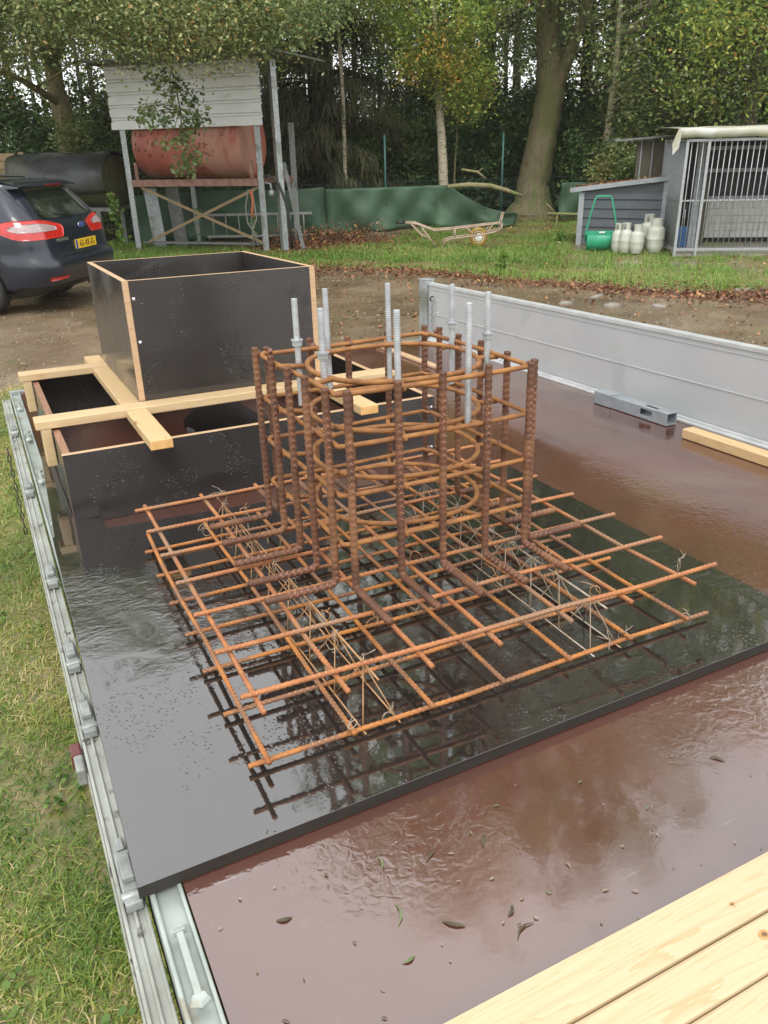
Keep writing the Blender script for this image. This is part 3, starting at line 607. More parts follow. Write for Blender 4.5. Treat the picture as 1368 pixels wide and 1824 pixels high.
# foreground stack of planks (each one a thing)
labs = ['pale planed plank with a grooved edge, farthest from camera in the foreground', 'pale plank with a round knot, second in the foreground stack',
        'pale plank in the bottom right corner, third in the foreground stack', 'pale plank nearest the camera in the foreground stack']
for i, (ya, yb, zt) in enumerate([(0.372, 0.424, 0.050), (0.322, 0.3705, 0.049), (0.264, 0.3205, 0.050), (0.205, 0.2625, 0.049)]):
    p = thing('plank', labs[i], 'plank', (0.7, (ya + yb) / 2, 0.0), fr='T', group='pale planks across the near end of the deck')
    mb = MB(); mb.box(0.10, 1.95, ya, yb, 0.022, zt, 0)
    if i == 0: mb.box(0.10, 1.95, ya + 0.018, ya + 0.0195, zt, zt + 0.0006, 0)
    part(p, 'board', mb, 'pine_pale', 0.004)
    kb = MB()
    for kx, ky, kr in ([(0.585, 0.392, 0.004)], [(0.585, 0.352, 0.007)], [(0.66, 0.3, 0.006)], [(0.5, 0.23, 0.004)])[i]:
        kb.add([(kx + kr * r_ * math.cos(t), ky + kr * 0.8 * r_ * math.sin(t), zt + 0.0004) for r_ in (1.0,) for t in np.arange(12) * math.pi / 6], [tuple(range(12))], 0)
        kb.add([(kx + kr * .45 * math.cos(t), ky + kr * 0.36 * math.sin(t), zt + 0.0008) for t in np.arange(12) * math.pi / 6], [tuple(range(12))], 1)
    part(p, 'knot', kb, [mat('knot_ring', (0.5, 0.3, 0.12), (0.4, 0.22, 0.08), 200, 0.6), mat('knot_core', (0.22, 0.12, 0.06), (0.15, 0.08, 0.04), 200, 0.6)])
for i, x_ in enumerate((0.35, 1.5)):
    single('timber_batten', MB().box(x_, x_ + 0.05, 0.2, 0.42, 0.001, 0.0215), 'pine_y', ('left' if i == 0 else 'right') + ' short pine spacer under the foreground planks', 'batten', (x_, 0.3, 0), fr='T', group='spacers under the foreground planks')
# debris floating on the wet deck
db = MB(); random.seed(3)
def chip(x, y, ln, wd, a, mi):
    c, s = math.cos(a), math.sin(a); bend = random.uniform(-0.2, 0.2) * ln
    P = [(-ln / 2, 0), (-ln / 6, bend), (ln / 6, bend), (ln / 2, 0)]; V = []
    for k_, (u, v_) in enumerate(P):
        w_ = wd * (0.3 if k_ in (0, 3) else 1) / 2
        for sg in (-1, 1): V.append((x + c * u - s * (v_ + sg * w_), y + s * u + c * (v_ + sg * w_), 0.0012 + 0.0012 * (k_ in (1, 2))))
    db.add(V, [(0, 2, 3, 1), (2, 4, 5, 3), (4, 6, 7, 5)], mi)
for x, y, ln, a in ((0.285, 0.585, 0.028, 1.2), (0.335, 0.545, 0.026, 2.4), (0.40, 0.50, 0.03, 0.3), (0.27, 0.53, 0.016, 0.1), (0.43, 0.63, 0.02, 0.9), (0.36, 0.64, 0.02, 0.5), (0.30, 0.66, 0.02, 1.4), (0.17, 0.64, 0.018, 2.9), (0.40, 0.53, 0.016, .7), (0.8, 0.6, 0.02, 2.2)):
    chip(x, y, ln, random.uniform(0.0025, 0.005), a, random.choice((0, 0, 1)))
for i in range(150):
    x = random.uniform(0.1, 1.2); y = random.uniform(0.43, 0.73)
    if i > 90: x = random.uniform(1.25, 1.95); y = random.uniform(0.6, 3.2)
    chip(x, y, random.uniform(0.002, 0.009), random.uniform(0.001, 0.0025), random.uniform(0, 6.3), random.choice((0, 1, 2, 2)))
single('debris', db, [mat('debris_dark', (0.05, 0.045, 0.02), (0.09, 0.07, 0.04), 90, 0.5), mat('debris_green', (0.09, 0.14, 0.05), (0.16, 0.17, 0.09), 90, 0.5), mat('debris_pale', (0.22, 0.17, 0.12), (0.32, 0.27, 0.21), 90, 0.6)],
       'bits of grass, bark and leaf floating on the wet deck', 'debris', (0.6, 0.6, 0), fr='T', kind='stuff')

# ------------------------------------------------------------------ reinforcement mat
ZL, ZU, D = 0.030, 0.120, 0.1285
mat_ = thing('reinforcement_mat', 'rusty orange reinforcement mat of two layers tied with wire', 'rebar mat', (0.62, 1.25, 0.02), fr='T')
def rb_bar(P, r=0.0037, pitch=0.0100): return MB().rebar(P, r, pitch)
def wob(p0, p1, amp=0.002, k=6):
    p0 = np.array(p0, float); p1 = np.array(p1, float); t = np.linspace(0, 1, k)[:, None]
    q = p0 + (p1 - p0) * t; q[1:-1] += rng.normal(0, amp, (k - 2, 3)) * (1, 1, 0.5); return q
for j in range(7):   # lower layer
    y = 0.869 + 0.1278 * j
    part(mat_, 'cross_bar', rb_bar(wob((0.204 + 0.002 * j, y, ZL), (1.058, y - 0.006, ZL))), ['rust_orange', 'rib_glint_orange'])
for j in range(7):
    x = 0.231 + 0.1283 * j
    part(mat_, 'long_bar', rb_bar(wob((x + 0.008, 1.716, ZL + 0.009), (x - 0.002, 0.851, ZL + 0.009))), ['rust_orange', 'rib_glint_orange'])
for j in range(7):   # upper layer
    y = 0.902 + 0.1262 * j
    part(mat_, 'cross_bar', rb_bar(wob((0.212, y, ZU), (1.072, y - 0.030 + 0.004 * j, ZU)), 0.0038), ['rust_mid', 'rib_glint_orange'])
for j in range(7):
    x0_ = (0.24, 0.366, 0.495, 0.62, 0.748, 0.875, 1.002)[j]; x1_ = (0.233, 0.352, 0.484, 0.604, 0.739, 0.863, 0.998)[j]
    part(mat_, 'long_bar', rb_bar(wob((x0_, 1.704, ZU - 0.0092), (x1_, (0.866, 0.854, 0.85, 0.851, 0.852, 0.852, 0.847)[j], ZU - 0.0092)), 0.0038), ['rust_mid', 'rib_glint_orange'])
for gi, (xa, xb, ya, yb) in enumerate(((0.405, 0.398, 0.868, 1.69), (0.822, 0.845, 0.865, 1.56))):  # lattice spacers
    g1 = MB(); n = 8
    g1.tube([(xa, ya, 0.104), ((xa + xb) / 2 + .002, (ya + yb) / 2, 0.102), (xb, yb, 0.104)], 0.0017, 6)
    for s in (-0.028, 0.028): g1.tube([(xa + s, ya - 0.01, 0.026), ((xa + xb) / 2 + s, (ya + yb) / 2, 0.024), (xb + s, yb + 0.01, 0.026)], 0.0014, 6)
    for s in (-0.028, 0.028):
        P = []
        for i in range(2 * n + 1):
            t = i / (2 * n); P.append((xa + (xb - xa) * t + (0 if i % 2 else s), ya + (yb - ya) * t, 0.104 if i % 2 else 0.026))
        for a_, b_ in zip(P[:-1], P[1:]): g1.tube([a_, b_], 0.0010, 5)
    part(mat_, 'spacer', g1, 'wire_rust' if gi == 0 else 'wire')
random.seed(12)
def tie(x, y, z, big=1.0, tail=True):
    mb = MB(); a = np.linspace(0, 2 * np.pi * 1.4, 16); r_ = 0.0085 * big; th = random.uniform(0, 3.1)
    P = np.stack([r_ * np.cos(a) * math.cos(th), r_ * np.cos(a) * math.sin(th), r_ * np.sin(a) * 1.1], 1) + (x, y, z)
    P += rng.normal(0, 0.0008, P.shape); mb.tube(P, 0.0007, 4)
    for k_ in range(2 if tail else 1):
        q = np.array((x, y, z + r_)); d = np.array((random.uniform(-1, 1), random.uniform(-1, 1), random.uniform(-0.2, 0.9))); d /= np.linalg.norm(d)
        e = np.cross(d, (0, 0, 1)); L_ = random.uniform(0.01, 0.03) * big
        mb.tube([q, q + d * L_ * 0.5 + e * 0.005, q + d * L_ + e * random.uniform(-.01, .01)], 0.0007, 4)
    if random.random() < 0.22:
        a = np.linspace(0, 6.0, 12); q = np.array((x + random.uniform(-.012, .012), y + random.uniform(-.012, .012), z + 0.014))
        mb.tube(q + np.stack([0.007 * np.cos(a), 0.003 * np.sin(a), 0.005 * np.sin(a + 1)], 1), 0.0007, 4)
    return mb
ties = [(0.40, y) for y in np.arange(0.90, 1.69, 0.07)] + [(0.83, y) for y in np.arange(0.90, 1.55, 0.075)]
ties += [(0.465, 1.0), (0.555, 1.02), (0.64, 1.02), (0.725, 1.03), (0.81, 1.03), (0.36, 0.92), (0.61, 1.15), (0.87, 1.2), (0.9, 1.3), (0.34, 1.5), (0.34, 1.4), (1.0, 0.9), (0.5, 1.4), (0.7, 1.3)]
for (x, y) in ties:
    x += random.uniform(-0.022, 0.022); y += random.uniform(-0.015, 0.015)
    part(mat_, 'tie_wire', tie(x, y, random.choice((0.112, 0.116, 0.118)), random.uniform(0.8, 1.4)), random.choice(('wire', 'wire', 'wire_rust')))
for (x, y) in ((0.356, 0.869), (0.868, 0.868), (0.415, 0.864), (0.829, 0.860), (1.002, 0.862)):
    part(mat_, 'tie_wire', tie(x, y, 0.036, 1.0), 'wire')

# ------------------------------------------------------------------ anchor cage
cg = thing('anchor_cage', 'rusty foundation cage of bent bars and hoops with galvanised anchor rods', 'anchor cage', (0.64, 1.27, 0.13), fr='T')
RV = 0.0060; ZT = 0.476; ZFt = 0.137
def lbar(x, y, dx, dy, ln, zt):
    b_ = 0.011; P = [(x, y, zt), (x, y, ZFt + b_)]
    for t in (22, 45, 67): P.append((x + dx * b_ * (1 - math.cos(R(t))), y + dy * b_ * (1 - math.cos(R(t))), ZFt + b_ * (1 - math.sin(R(t)))))
    P += [(x + dx * b_, y + dy * b_, ZFt), (x + dx * ln, y + dy * ln, ZFt)]
    return P
left = [(0.447, 1.451), (0.4475, 1.364), (0.443, 1.267), (0.441, 1.182), (0.446, 1.109)]
front = [(0.468, 1.077), (0.556, 1.080), (0.639, 1.083), (0.725, 1.082), (0.812, 1.084)]
right = [(0.829, 1.098), (0.830, 1.180), (0.830, 1.266), (0.838, 1.360), (0.848, 1.452)]
back = [(0.473, 1.462), (0.566, 1.474), (0.642, 1.461), (0.735, 1.470), (0.822, 1.470)]
for L_, dx, dy in ((left, -1, 0), (front, 0, -1), (right, 1, 0), (back, 0, 1)):
    for i, (x, y) in enumerate(L_):
        part(cg, 'bent_bar', MB().rebar(lbar(x, y, dx, dy, 0.125, ZT + random.uniform(-0.004, 0.004)), RV, 0.0115, 12), ['rust_dark', 'rib_glint_dark'])
cx, cy, rr_ = 0.648, 1.275, 0.155
for li, z in enumerate((0.464, 0.381, 0.298, 0.212)):
    st = MB(); r2 = 0.0043; o_ = 0.0098   # outer stirrup runs inside the bars, corners cut
    xl, xr, yf, yb = 0.447 + o_, 0.829 - o_ + 0.002, 1.079 + o_, 1.466 - o_
    ck = 0.011
    P = [(xl, yf + ck), (xl, yb - ck), (xl + ck, yb), (xr - ck, yb), (xr, yb - ck), (xr, yf + ck), (xr - ck, yf), (xl + ck, yf)]
    Q = []
    for i in range(8):
        p, q = np.array(P[i]), np.array(P[(i + 1) % 8]); m_ = 6 if i % 2 == 0 else 3
        for t in ((0.0, 0.012, 0.25, 0.5, 0.75, 0.988) if i % 2 == 0 else (0.0, 0.2, 0.8)): Q.append(p + (q - p) * t)
    Q = np.array([(a_[0], a_[1], z + 0.0015 * math.sin(i)) for i, a_ in enumerate(Q)])
    st.tube(Q, r2, 8, closed=True)
    rg = MB(); a = np.arange(40) * 2 * np.pi / 40
    rg.tube(np.stack([cx + rr_ * np.cos(a), cy + rr_ * np.sin(a), z - 0.004 + 0.002 * np.sin(3 * a)], 1), np.array([[0.0047] * 8] * 40), 8, closed=True)
    for k_ in range(8):
        t = math.radians(22.5 + 45 * k_); ca, sa = math.cos(t), math.sin(t)
        ex = min(((xr if ca > 0 else xl) - cx) / ca if abs(ca) > 1e-6 else 9, ((yb if sa > 0 else yf) - cy) / sa if abs(sa) > 1e-6 else 9)
        ex = max(ex, rr_ + 0.004)
        rg.tube([(cx + (rr_ - 0.004) * ca, cy + (rr_ - 0.004) * sa, z - 0.006), (cx + (ex + 0.004) * ca, cy + (ex + 0.004) * sa, z - 0.004)], 0.0048, 8)
    part(cg, 'hoop', rg, 'rust_ring')
    for L_, ox, oy in ((left, 1, 0), (front, 0, 1), (right, -1, 0), (back, 0, -1)):
        for (x, y) in L_:
            if random.random() < 0.85: st.blob((x + ox * 0.007 + (0.004 if not ox else 0), y + oy * 0.007 + (0.004 if not oy else 0), z + random.uniform(-0.002, 0.004)), random.uniform(0.004, 0.0065), 1)
    part(cg, 'stirrup', st, ['rust_ring', 'weld'])
for k_ in range(8):
    t = math.radians(20.5 + 45 * k_); rd = 0.170; x = cx + rd * math.cos(t); y = cy + rd * math.sin(t)
    zt = 0.577; zb = (0.385, 0.385, 0.385, 0.385, 0.385, 0.37, 0.375, 0.385)[k_]
    rod = MB(); z = np.arange(zb, zt, 0.0013); low = z < 0.50
    rodr = 0.0054 + 0.00035 * np.where((np.arange(len(z)) % 3) == 0, 1.0, -0.6) * ((z > 0.472) | (z < 0.44))
    rod.tube(np.stack([x + 0 * z, y + 0 * z, z], 1), rodr, 12)
    ro = part(cg, 'threaded_rod', rod, 'zinc')
    if k_ in (0, 3, 4, 7):
        nutz = 0.499
        nb = MB().lathe([(0.0055, nutz - 0.0055), (0.0092, nutz - 0.0055), (0.0095, nutz - 0.004), (0.0095, nutz + 0.003), (0.009, nutz + 0.004), (0.0055, nutz + 0.004)], 6, 0, None, False, (x, y))
        part(ro, 'nut', nb, 'galv'); part(ro, 'washer', MB().lathe([(0.0055, nutz + 0.0041), (0.0108, nutz + 0.0041), (0.0108, nutz + 0.0065), (0.0055, nutz + 0.0065)], 20, 0, None, False, (x, y)), 'zinc')

# ================================================================== THE YARD BEHIND
MT['paint'] = mat('paint', (0.004, 0.008, 0.018), (0.006, 0.011, 0.024), 3, 0.3, 0.36, metal=0.0, coat=0.7, c3=(0.02, 0.022, 0.025), s3=9.0, t3=0.68)
MT['trim'] = mat('trim', (0.012, 0.012, 0.014), (0.02, 0.02, 0.02), 10, 0.35)
MT['car_glass'] = mat('car_glass', (0.012, 0.017, 0.014), (0.022, 0.03, 0.024), 3, 0.04, ior=1.75, c3=(0.05, 0.06, 0.05), s3=3)
MT['lens_red'] = mat('lens_red', (0.55, 0.02, 0.015), (0.42, 0.012, 0.01), 20, 0.12, coat=1.0)
MT['lens_clear'] = mat('lens_clear', (0.42, 0.33, 0.33), (0.24, 0.17, 0.17), 30, 0.12, coat=1.0, stretch=(1, 1, 6))
MT['lens_dark'] = mat('lens_dark', (0.14, 0.012, 0.012), (0.1, 0.01, 0.01), 20, 0.2)
MT['plate_yellow'] = mat('plate_yellow', (0.78, 0.50, 0.02), (0.7, 0.44, 0.02), 30, 0.4)
MT['plate_blue'] = mat('plate_blue', (0.02, 0.07, 0.4), (0.02, 0.06, 0.35), 30, 0.4)
MT['ink'] = mat('ink', (0.01, 0.01, 0.01), (0.015, 0.015, 0.015), 30, 0.4)
MT['chrome'] = mat('chrome', (0.75, 0.77, 0.8), (0.6, 0.62, 0.65), 30, 0.12, metal=0.9)
# ---- the car: lofted by height levels; x runs forward from the rear bumper, y to its left
LV = [(0.20, 0.42, .74, .22, 4.45), (0.26, 0.22, .86, .26, 4.62), (0.32, 0.10, .915, .30, 4.72), (0.45, 0.02, .935, .33, 4.8), (0.56, 0.0, .94, .33, 4.8), (0.615, 0.015, .94, .33, 4.78),
      (0.65, 0.07, .93, .30, 4.74), (0.72, 0.10, .925, .28, 4.68), (0.84, 0.115, .925, .27, 4.55), (0.96, 0.135, .92, .27, 4.25), (1.03, 0.17, .905, .27, 3.75), (1.08, 0.205, .885, .26, 3.35),
      (1.16, 0.27, .85, .25, 3.15), (1.26, 0.35, .80, .24, 2.95), (1.36, 0.43, .745, .22, 2.75), (1.42, 0.47, .70, .22, 2.6), (1.455, 0.44, .66, .2, 2.45), (1.485, 0.58, .58, .2, 2.25), (1.50, 0.8, .46, .2, 2.0), (1.505, 1.1, .2, .1, 1.7)]
LVA = np.array(LV)
def lev(z): return [np.interp(z, LVA[:, 0], LVA[:, i]) for i in (1, 2, 3, 4)]
def surf(z, u, push=0.0):
    """u: distance along the rear from its middle, round the corner and on along the side"""
    xr, wd, rc, xf = lev(z); s = 1 if u >= 0 else -1; a = abs(u); fl = wd - rc; arc = rc * math.pi / 2
    bow = 0.045
    def bx_(y): return bow * (abs(y) / wd) ** 2
    if a <= fl: x, y, nx_, ny_ = xr + bx_(a), a, -1, 0.1 * a
    elif a <= fl + arc:
        t = (a - fl) / rc; x, y = xr + bx_(fl) + rc * (1 - math.cos(t)), fl + rc * math.sin(t); nx_, ny_ = -math.cos(t), math.sin(t)
    else: x, y, nx_, ny_ = xr + bx_(fl) + rc + (a - fl - arc), wd, 0, 1
    return (x + push * nx_, s * (y + push * ny_), z)
def patch(rows, n, push, th=0.0):
    """rows: (z, u0, u1)"""
    mb = MB(); V = []; k_ = len(rows)
    for z, u0, u1 in rows: V += [surf(z, u0 + (u1 - u0) * i / n, push) for i in range(n + 1)]
    for z, u0, u1 in rows: V += [surf(z, u0 + (u1 - u0) * i / n, push - 0.02) for i in range(n + 1)]
    F = []; o2 = k_ * (n + 1)
    for r_ in range(k_ - 1):
        for i in range(n): q = r_ * (n + 1) + i; F.append((q, q + 1, q + n + 2, q + n + 1))
    per = list(range(n + 1)) + [r_ * (n + 1) + n for r_ in range(1, k_)] + [(k_ - 1) * (n + 1) + i for i in range(n - 1, -1, -1)] + [r_ * (n + 1) for r_ in range(k_ - 2, 0, -1)]
    for i in range(len(per)): a_, b_ = per[i], per[(i + 1) % len(per)]; F.append((a_, b_, b_ + o2, a_ + o2))
    return mb.add(V, F, 0, True)
car = thing('parked_car', 'dark blue estate car parked at the left edge, seen from its rear corner', 'car', (1.378, 11.045, 0.0), R(144.8))
NU = 44; body = MB(); Vb = []
us = np.r_[np.linspace(0, 0.55, 5), np.linspace(0.66, 1.1, 9), np.linspace(1.3, 4.9, 8)]
for z in np.r_[np.linspace(0.20, 0.56, 9), 0.615, 0.65, np.linspace(0.72, 1.44, 17), 1.455, 1.47, 1.485, 1.5, 1.505]:
    xr, wd, rc, xf = lev(z); half = []
    for u in us:
        p = surf(z, u)
        x_ = min(p[0], xf); y_ = p[1]
        fr = xf - 0.6
        if x_ > fr: y_ = y_ * (1 - 0.45 * ((x_ - fr) / 0.6) ** 2)
        half.append((x_, y_, z))
    half.append((xf + 0.05, 0.25 * wd, z)); half.append((xf + 0.06, 0, z))
    Vb.append(half + [(p[0], -p[1], p[2]) for p in half[-2:0:-1]])
nring = len(Vb[0]); Fb = []
for i in range(len(Vb) - 1):
    for j in range(nring): Fb.append((i * nring + j, i * nring + (j + 1) % nring, (i + 1) * nring + (j + 1) % nring, (i + 1) * nring + j))
Fb.append(tuple(range(nring))[::-1]); Fb.append(tuple((len(Vb) - 1) * nring + j for j in range(nring)))
body.add([p for r_ in Vb for p in r_], Fb, 0, True)
bo = part(car, 'body', body, ['paint', 'trim'])
# wheel arches cut out of the body
cut = MB()
for xx in (1.02, 3.87):
    for s in (1, -1): cut.cyl((xx, s * 0.70, 0.31), (xx, s * 1.1, 0.31), 0.385, 32)
cm = cut.mesh('cutter', 'trim'); cobj = bpy.data.objects.new('cutter', cm); COL.objects.link(cobj); cobj.matrix_world = car.matrix_world
bo.matrix_world = car.matrix_world
bm_ = bo.modifiers.new('b', 'BOOLEAN'); bm_.object = cobj; bm_.operation = 'DIFFERENCE'; bm_.solver = 'EXACT'
bpy.context.view_layer.update()
dg = bpy.context.evaluated_depsgraph_get(); newme = bpy.data.meshes.new_from_object(bo.evaluated_get(dg)); bo.modifiers.clear(); bo.data = newme; newme.name = 'body'
bpy.data.objects.remove(cobj); bo.matrix_world = car.matrix_world
for p in newme.polygons: p.use_smooth = p.area < 2
for xx in (1.02, 3.87):
    for s in (1, -1):
        M = Matrix.Translation((xx, s * 0.80, 0.315)) @ Matrix.Rotation(R(90), 4, 'X')
        wo = part(car, 'wheel', MB().lathe([(0.2, -0.10), (0.29, -0.11), (0.315, -0.09), (0.315, 0.09), (0.29, 0.11), (0.2, 0.10)], 36, 0, M), 'rubber')
        rm = MB().lathe([(0.03, 0.07), (0.03, 0.09), (0.2, 0.10), (0.215, 0.105), (0.215, -0.105), (0.2, -0.1), (0.03, -0.09)], 30, 0, M)
        for q in range(5):
            a = q * 2 * math.pi / 5; rm.bar((0, 0, 0), (0, 0, 0.0001), 0.01, 0.01, 0, M)
        part(wo, 'rim', rm, 'alu')
def win_rows(zs, f0, f1): return [(z, f0(z), f1(z)) for z in zs]
zz = np.linspace(1.075, 1.405, 9)
part(car, 'rear_window', patch(win_rows(zz, lambda z: -(0.60 - 0.35 * (z - 1.075) + (-0.06 if z > 1.39 or z < 1.08 else 0)), lambda z: (0.60 - 0.35 * (z - 1.075) + (-0.06 if z > 1.39 or z < 1.08 else 0))), 12, 0.006), 'car_glass')
zz = np.linspace(1.09, 1.37, 6)
for s in (1, -1):
    part(car, 'side_window', patch([(z, s * (1.28 + 0.55 * (z - 1.09)), s * 1.95) for z in zz], 4, 0.005), 'car_glass')
    part(car, 'side_window', patch([(z, s * 2.02, s * 2.75) for z in zz], 4, 0.005), 'car_glass')
    part(car, 'side_window', patch([(z, s * 2.82, s * (3.6 - 0.8 * (z - 1.09))) for z in zz], 4, 0.005), 'car_glass')
    # tail lamp wraps the corner: red shell with a clear lens inside
    def hull(z):
        tp = [(0.865, 0.36, 0.98), (0.885, 0.33, 1.09), (0.92, 0.31, 1.18), (0.96, 0.29, 1.27), (1.0, 0.30, 1.31), (1.03, 0.40, 1.27), (1.06, 0.55, 1.12), (1.08, 0.68, 0.98)]
        return np.interp(z, [t[0] for t in tp], [t[1] for t in tp]), np.interp(z, [t[0] for t in tp], [t[2] for t in tp])
    zz2 = np.linspace(0.865, 1.08, 12); lamp = part(car, 'tail_lamp', patch([(z, s * hull(z)[0], s * hull(z)[1]) for z in zz2], 20, 0.008), 'lens_red')
    def hin(z):
        tp = [(0.95, 0.46, 1.0), (0.965, 0.43, 1.08), (0.99, 0.44, 1.11), (1.015, 0.53, 1.06), (1.035, 0.64, 0.97), (1.042, 0.72, 0.88)]
        return np.interp(z, [t[0] for t in tp], [t[1] for t in tp]), np.interp(z, [t[0] for t in tp], [t[2] for t in tp])
    part(lamp, 'clear_lens', patch([(z, s * hin(z)[0], s * hin(z)[1]) for z in np.linspace(0.95, 1.042, 8)], 16, 0.012), 'lens_clear')
    part(car, 'reflector', patch([(z, s * (0.50 + 0.1 * (z - 0.4)), s * (0.82 - 0.2 * abs(z - 0.42))) for z in np.linspace(0.40, 0.445, 3)], 8, 0.006), 'lens_red')
    rr2 = MB(); rr2.tube([(0.95, s * 0.60, 1.475), (1.05, s * 0.605, 1.52), (1.6, s * 0.60, 1.54), (2.2, s * 0.58, 1.53), (2.35, s * 0.57, 1.47)], 0.016, 8); part(car, 'roof_rail', rr2, 'trim')
# dark lower valance, seams
part(car, 'lower_bumper', patch([(z, -1.15, 1.15) for z in np.linspace(0.215, 0.335, 4)], 26, 0.004), 'trim')
for s in (1, -1):
    sm = MB(); pts = [surf(z, s * (0.66 + (0.06 if z > 1.0 else 0) - 0.35 * max(0, 0.86 - z)), 0.002) for z in np.linspace(0.66, 1.42, 14)]
    sm.tube(pts, 0.004, 5); part(car, 'panel_gap', sm, 'ink')
sm = MB(); sm.tube([surf(0.655, u, 0.002) for u in np.linspace(-0.6, 0.6, 12)], 0.005, 5); part(car, 'panel_gap', sm, 'ink')
sp = MB()
for s_ in (1,):
    V = []; ys = np.linspace(-0.66, 0.66, 11)
    for y_ in ys:
        e = 0.06 * (y_ / 0.66) ** 2
        V += [(0.34 + e, y_, 1.418), (0.33 + e, y_, 1.438), (0.52 + e, y_, 1.486), (0.80, y_, 1.494), (0.55, y_, 1.41)]
    F = [(i * 5 + j, i * 5 + (j + 1) % 5, (i + 1) * 5 + (j + 1) % 5, (i + 1) * 5 + j) for i in range(10) for j in range(5)] + [(0, 1, 2, 3, 4), (54, 53, 52, 51, 50)]
    sp.add(V, F, 0, True)
spo = part(car, 'spoiler', sp, 'paint')
part(spo, 'brake_lamp', MB().box(0.325, 0.345, -0.17, 0.17, 1.421, 1.447), 'lens_dark', 0.003)
wp = MB(); wp.tube([(0.175, -0.03, 1.055), (0.20, 0.05, 1.10), (0.225, 0.30, 1.13)], 0.008, 6); part(car, 'wiper', wp, 'trim')
# number plate
pl = MB(); pl.box(0.088, 0.100, -0.26 - 0.12, 0.26 - 0.12, 0.695, 0.805, 0); pl.box(0.0865, 0.0879, 0.095, 0.139, 0.696, 0.804, 1)
plo = part(car, 'number_plate', pl, ['plate_yellow', 'plate_blue'], off=(0, 0, 0))
def put_text(parent, name, txt, size, loc, mt, sx=1.0, ext=0.0015, rx=90, rz=-90):
    V, F = text_mesh(txt, size, ext, sx); M = Matrix.Translation(loc) @ Matrix.Rotation(R(rz), 4, 'Z') @ Matrix.Rotation(R(rx), 4, 'X')
    return part(parent, name, MB().add(V, F, 0, False, M), mt, off=(0, 0, 0))
put_text(plo, 'lettering', '63-XK-JG', 0.105, (0.0865, -0.148, 0.748), 'ink', 0.92)
put_text(car, 'badge', 'MONDEO', 0.05, (0.108, 0.40, 0.835), 'chrome', 1.25)
ov = MB(); a = np.arange(24) * 2 * np.pi / 24
ov.tube(np.stack([0.118 + 0 * a, -0.12 + 0.075 * np.cos(a), 0.965 + 0.03 * np.sin(a)], 1), 0.005, 6, 1, closed=True)
ov.add([(0.112, -0.12 + 0.072 * math.cos(t), 0.965 + 0.028 * math.sin(t)) for t in a], [tuple(range(24))[::-1]], 0)
ovo = part(car, 'badge', ov, ['plate_blue', 'chrome']); put_text(ovo, 'lettering', 'Ford', 0.042, (0.109, -0.12, 0.965), 'chrome', 1.0)
ex = MB(); ex.lathe([(0.03, -0.1), (0.035, -0.1), (0.035, 0.12), (0.03, 0.12)], 16, 0, Matrix.Translation((0.2, -0.45, 0.235)) @ Matrix.Rotation(R(90), 4, 'Y')); part(car, 'exhaust', ex, 'galv')

# ---- tank stand
MT['clad'] = mat('clad', (0.80, 0.83, 0.83), (0.72, 0.75, 0.75), 3, 0.4, 0.5, c3=(0.64, 0.67, 0.65), s3=2.2, t3=0.66, stretch=(1, 1, 3))
MT['tank_red'] = mat('tank_red', (0.42, 0.13, 0.09), (0.32, 0.09, 0.065), 3, 0.5, 0.6, c3=(0.46, 0.24, 0.18), s3=1.8, t3=0.5, stretch=(1, 1, 0.5), bump=0.15)
MT['tank_flake'] = mat('tank_flake', (0.10, 0.03, 0.02), (0.2, 0.08, 0.05), 20, 0.7)
MT['rust_beam'] = mat('rust_beam', (0.22, 0.10, 0.07), (0.32, 0.2, 0.16), 9, 0.6)
MT['brace'] = mat('brace', (0.33, 0.22, 0.13), (0.22, 0.17, 0.08), 6, 0.6)
MT['old_steel'] = mat('old_steel', (0.2, 0.21, 0.2), (0.12, 0.13, 0.12), 8, 0.55, metal=0.2)
MT['old_wood'] = mat('old_wood', (0.12, 0.11, 0.08), (0.07, 0.065, 0.045), 6, 0.8, stretch=(5, 5, 0.7))
A, B = (3.09, 17.443), (5.167, 15.367); ya = yaw2(A, B)
st = thing('tank_stand', 'galvanised steel stand with white ribbed cladding and rusty cross braces', 'tank stand', (A[0], A[1], 0), ya)
for x0_, y0_, zt in ((0.0, 0.0, 2.25), (2.86, 0.0, 2.25), (0.5, 1.5, 2.25), (2.86, 1.5, 2.25)):
    part(st, 'leg', MB().box(x0_, x0_ + 0.02, y0_, y0_ + 0.12, 0, zt).box(x0_ + 0.02, x0_ + 0.12, y0_, y0_ + 0.012, 0, zt), 'galv', 0.003)
part(st, 'leg', MB().bar((3.24, 0.16, 0), (3.20, 0.20, 3.22), 0.10, 0.16), 'galv'); part(st, 'leg', MB().bar((3.55, 0.35, 0), (3.30, 0.24, 1.55), 0.07, 0.07), 'old_steel')
cl = MB(); nR = 5; zs = []; z = 2.17
hgt = 1.06 / nR; prof = []
for i in range(nR):
    b_ = 2.18 + i * hgt; prof += [(b_, 0.0), (b_ + 0.130, 0.0), (b_ + 0.134, 0.045), (b_ + 0.152, 0.045), (b_ + 0.165, 0.012), (b_ + hgt - 0.018, 0.012), (b_ + hgt - 0.012, 0.04), (b_ + hgt - 0.004, 0.04)]
prof += [(2.18 + 1.06, 0.0)]
xs = (-0.13, 3.06); V = [(x_ + 0.012 * math.sin(z_ * 19) * (x_ < 0), -0.05 + y_, z_) for z_, y_ in prof for x_ in xs] + [(x_ + 0.012 * math.sin(z_ * 19) * (x_ < 0), -0.03 + y_, z_) for z_, y_ in prof for x_ in xs]; k_ = len(prof)
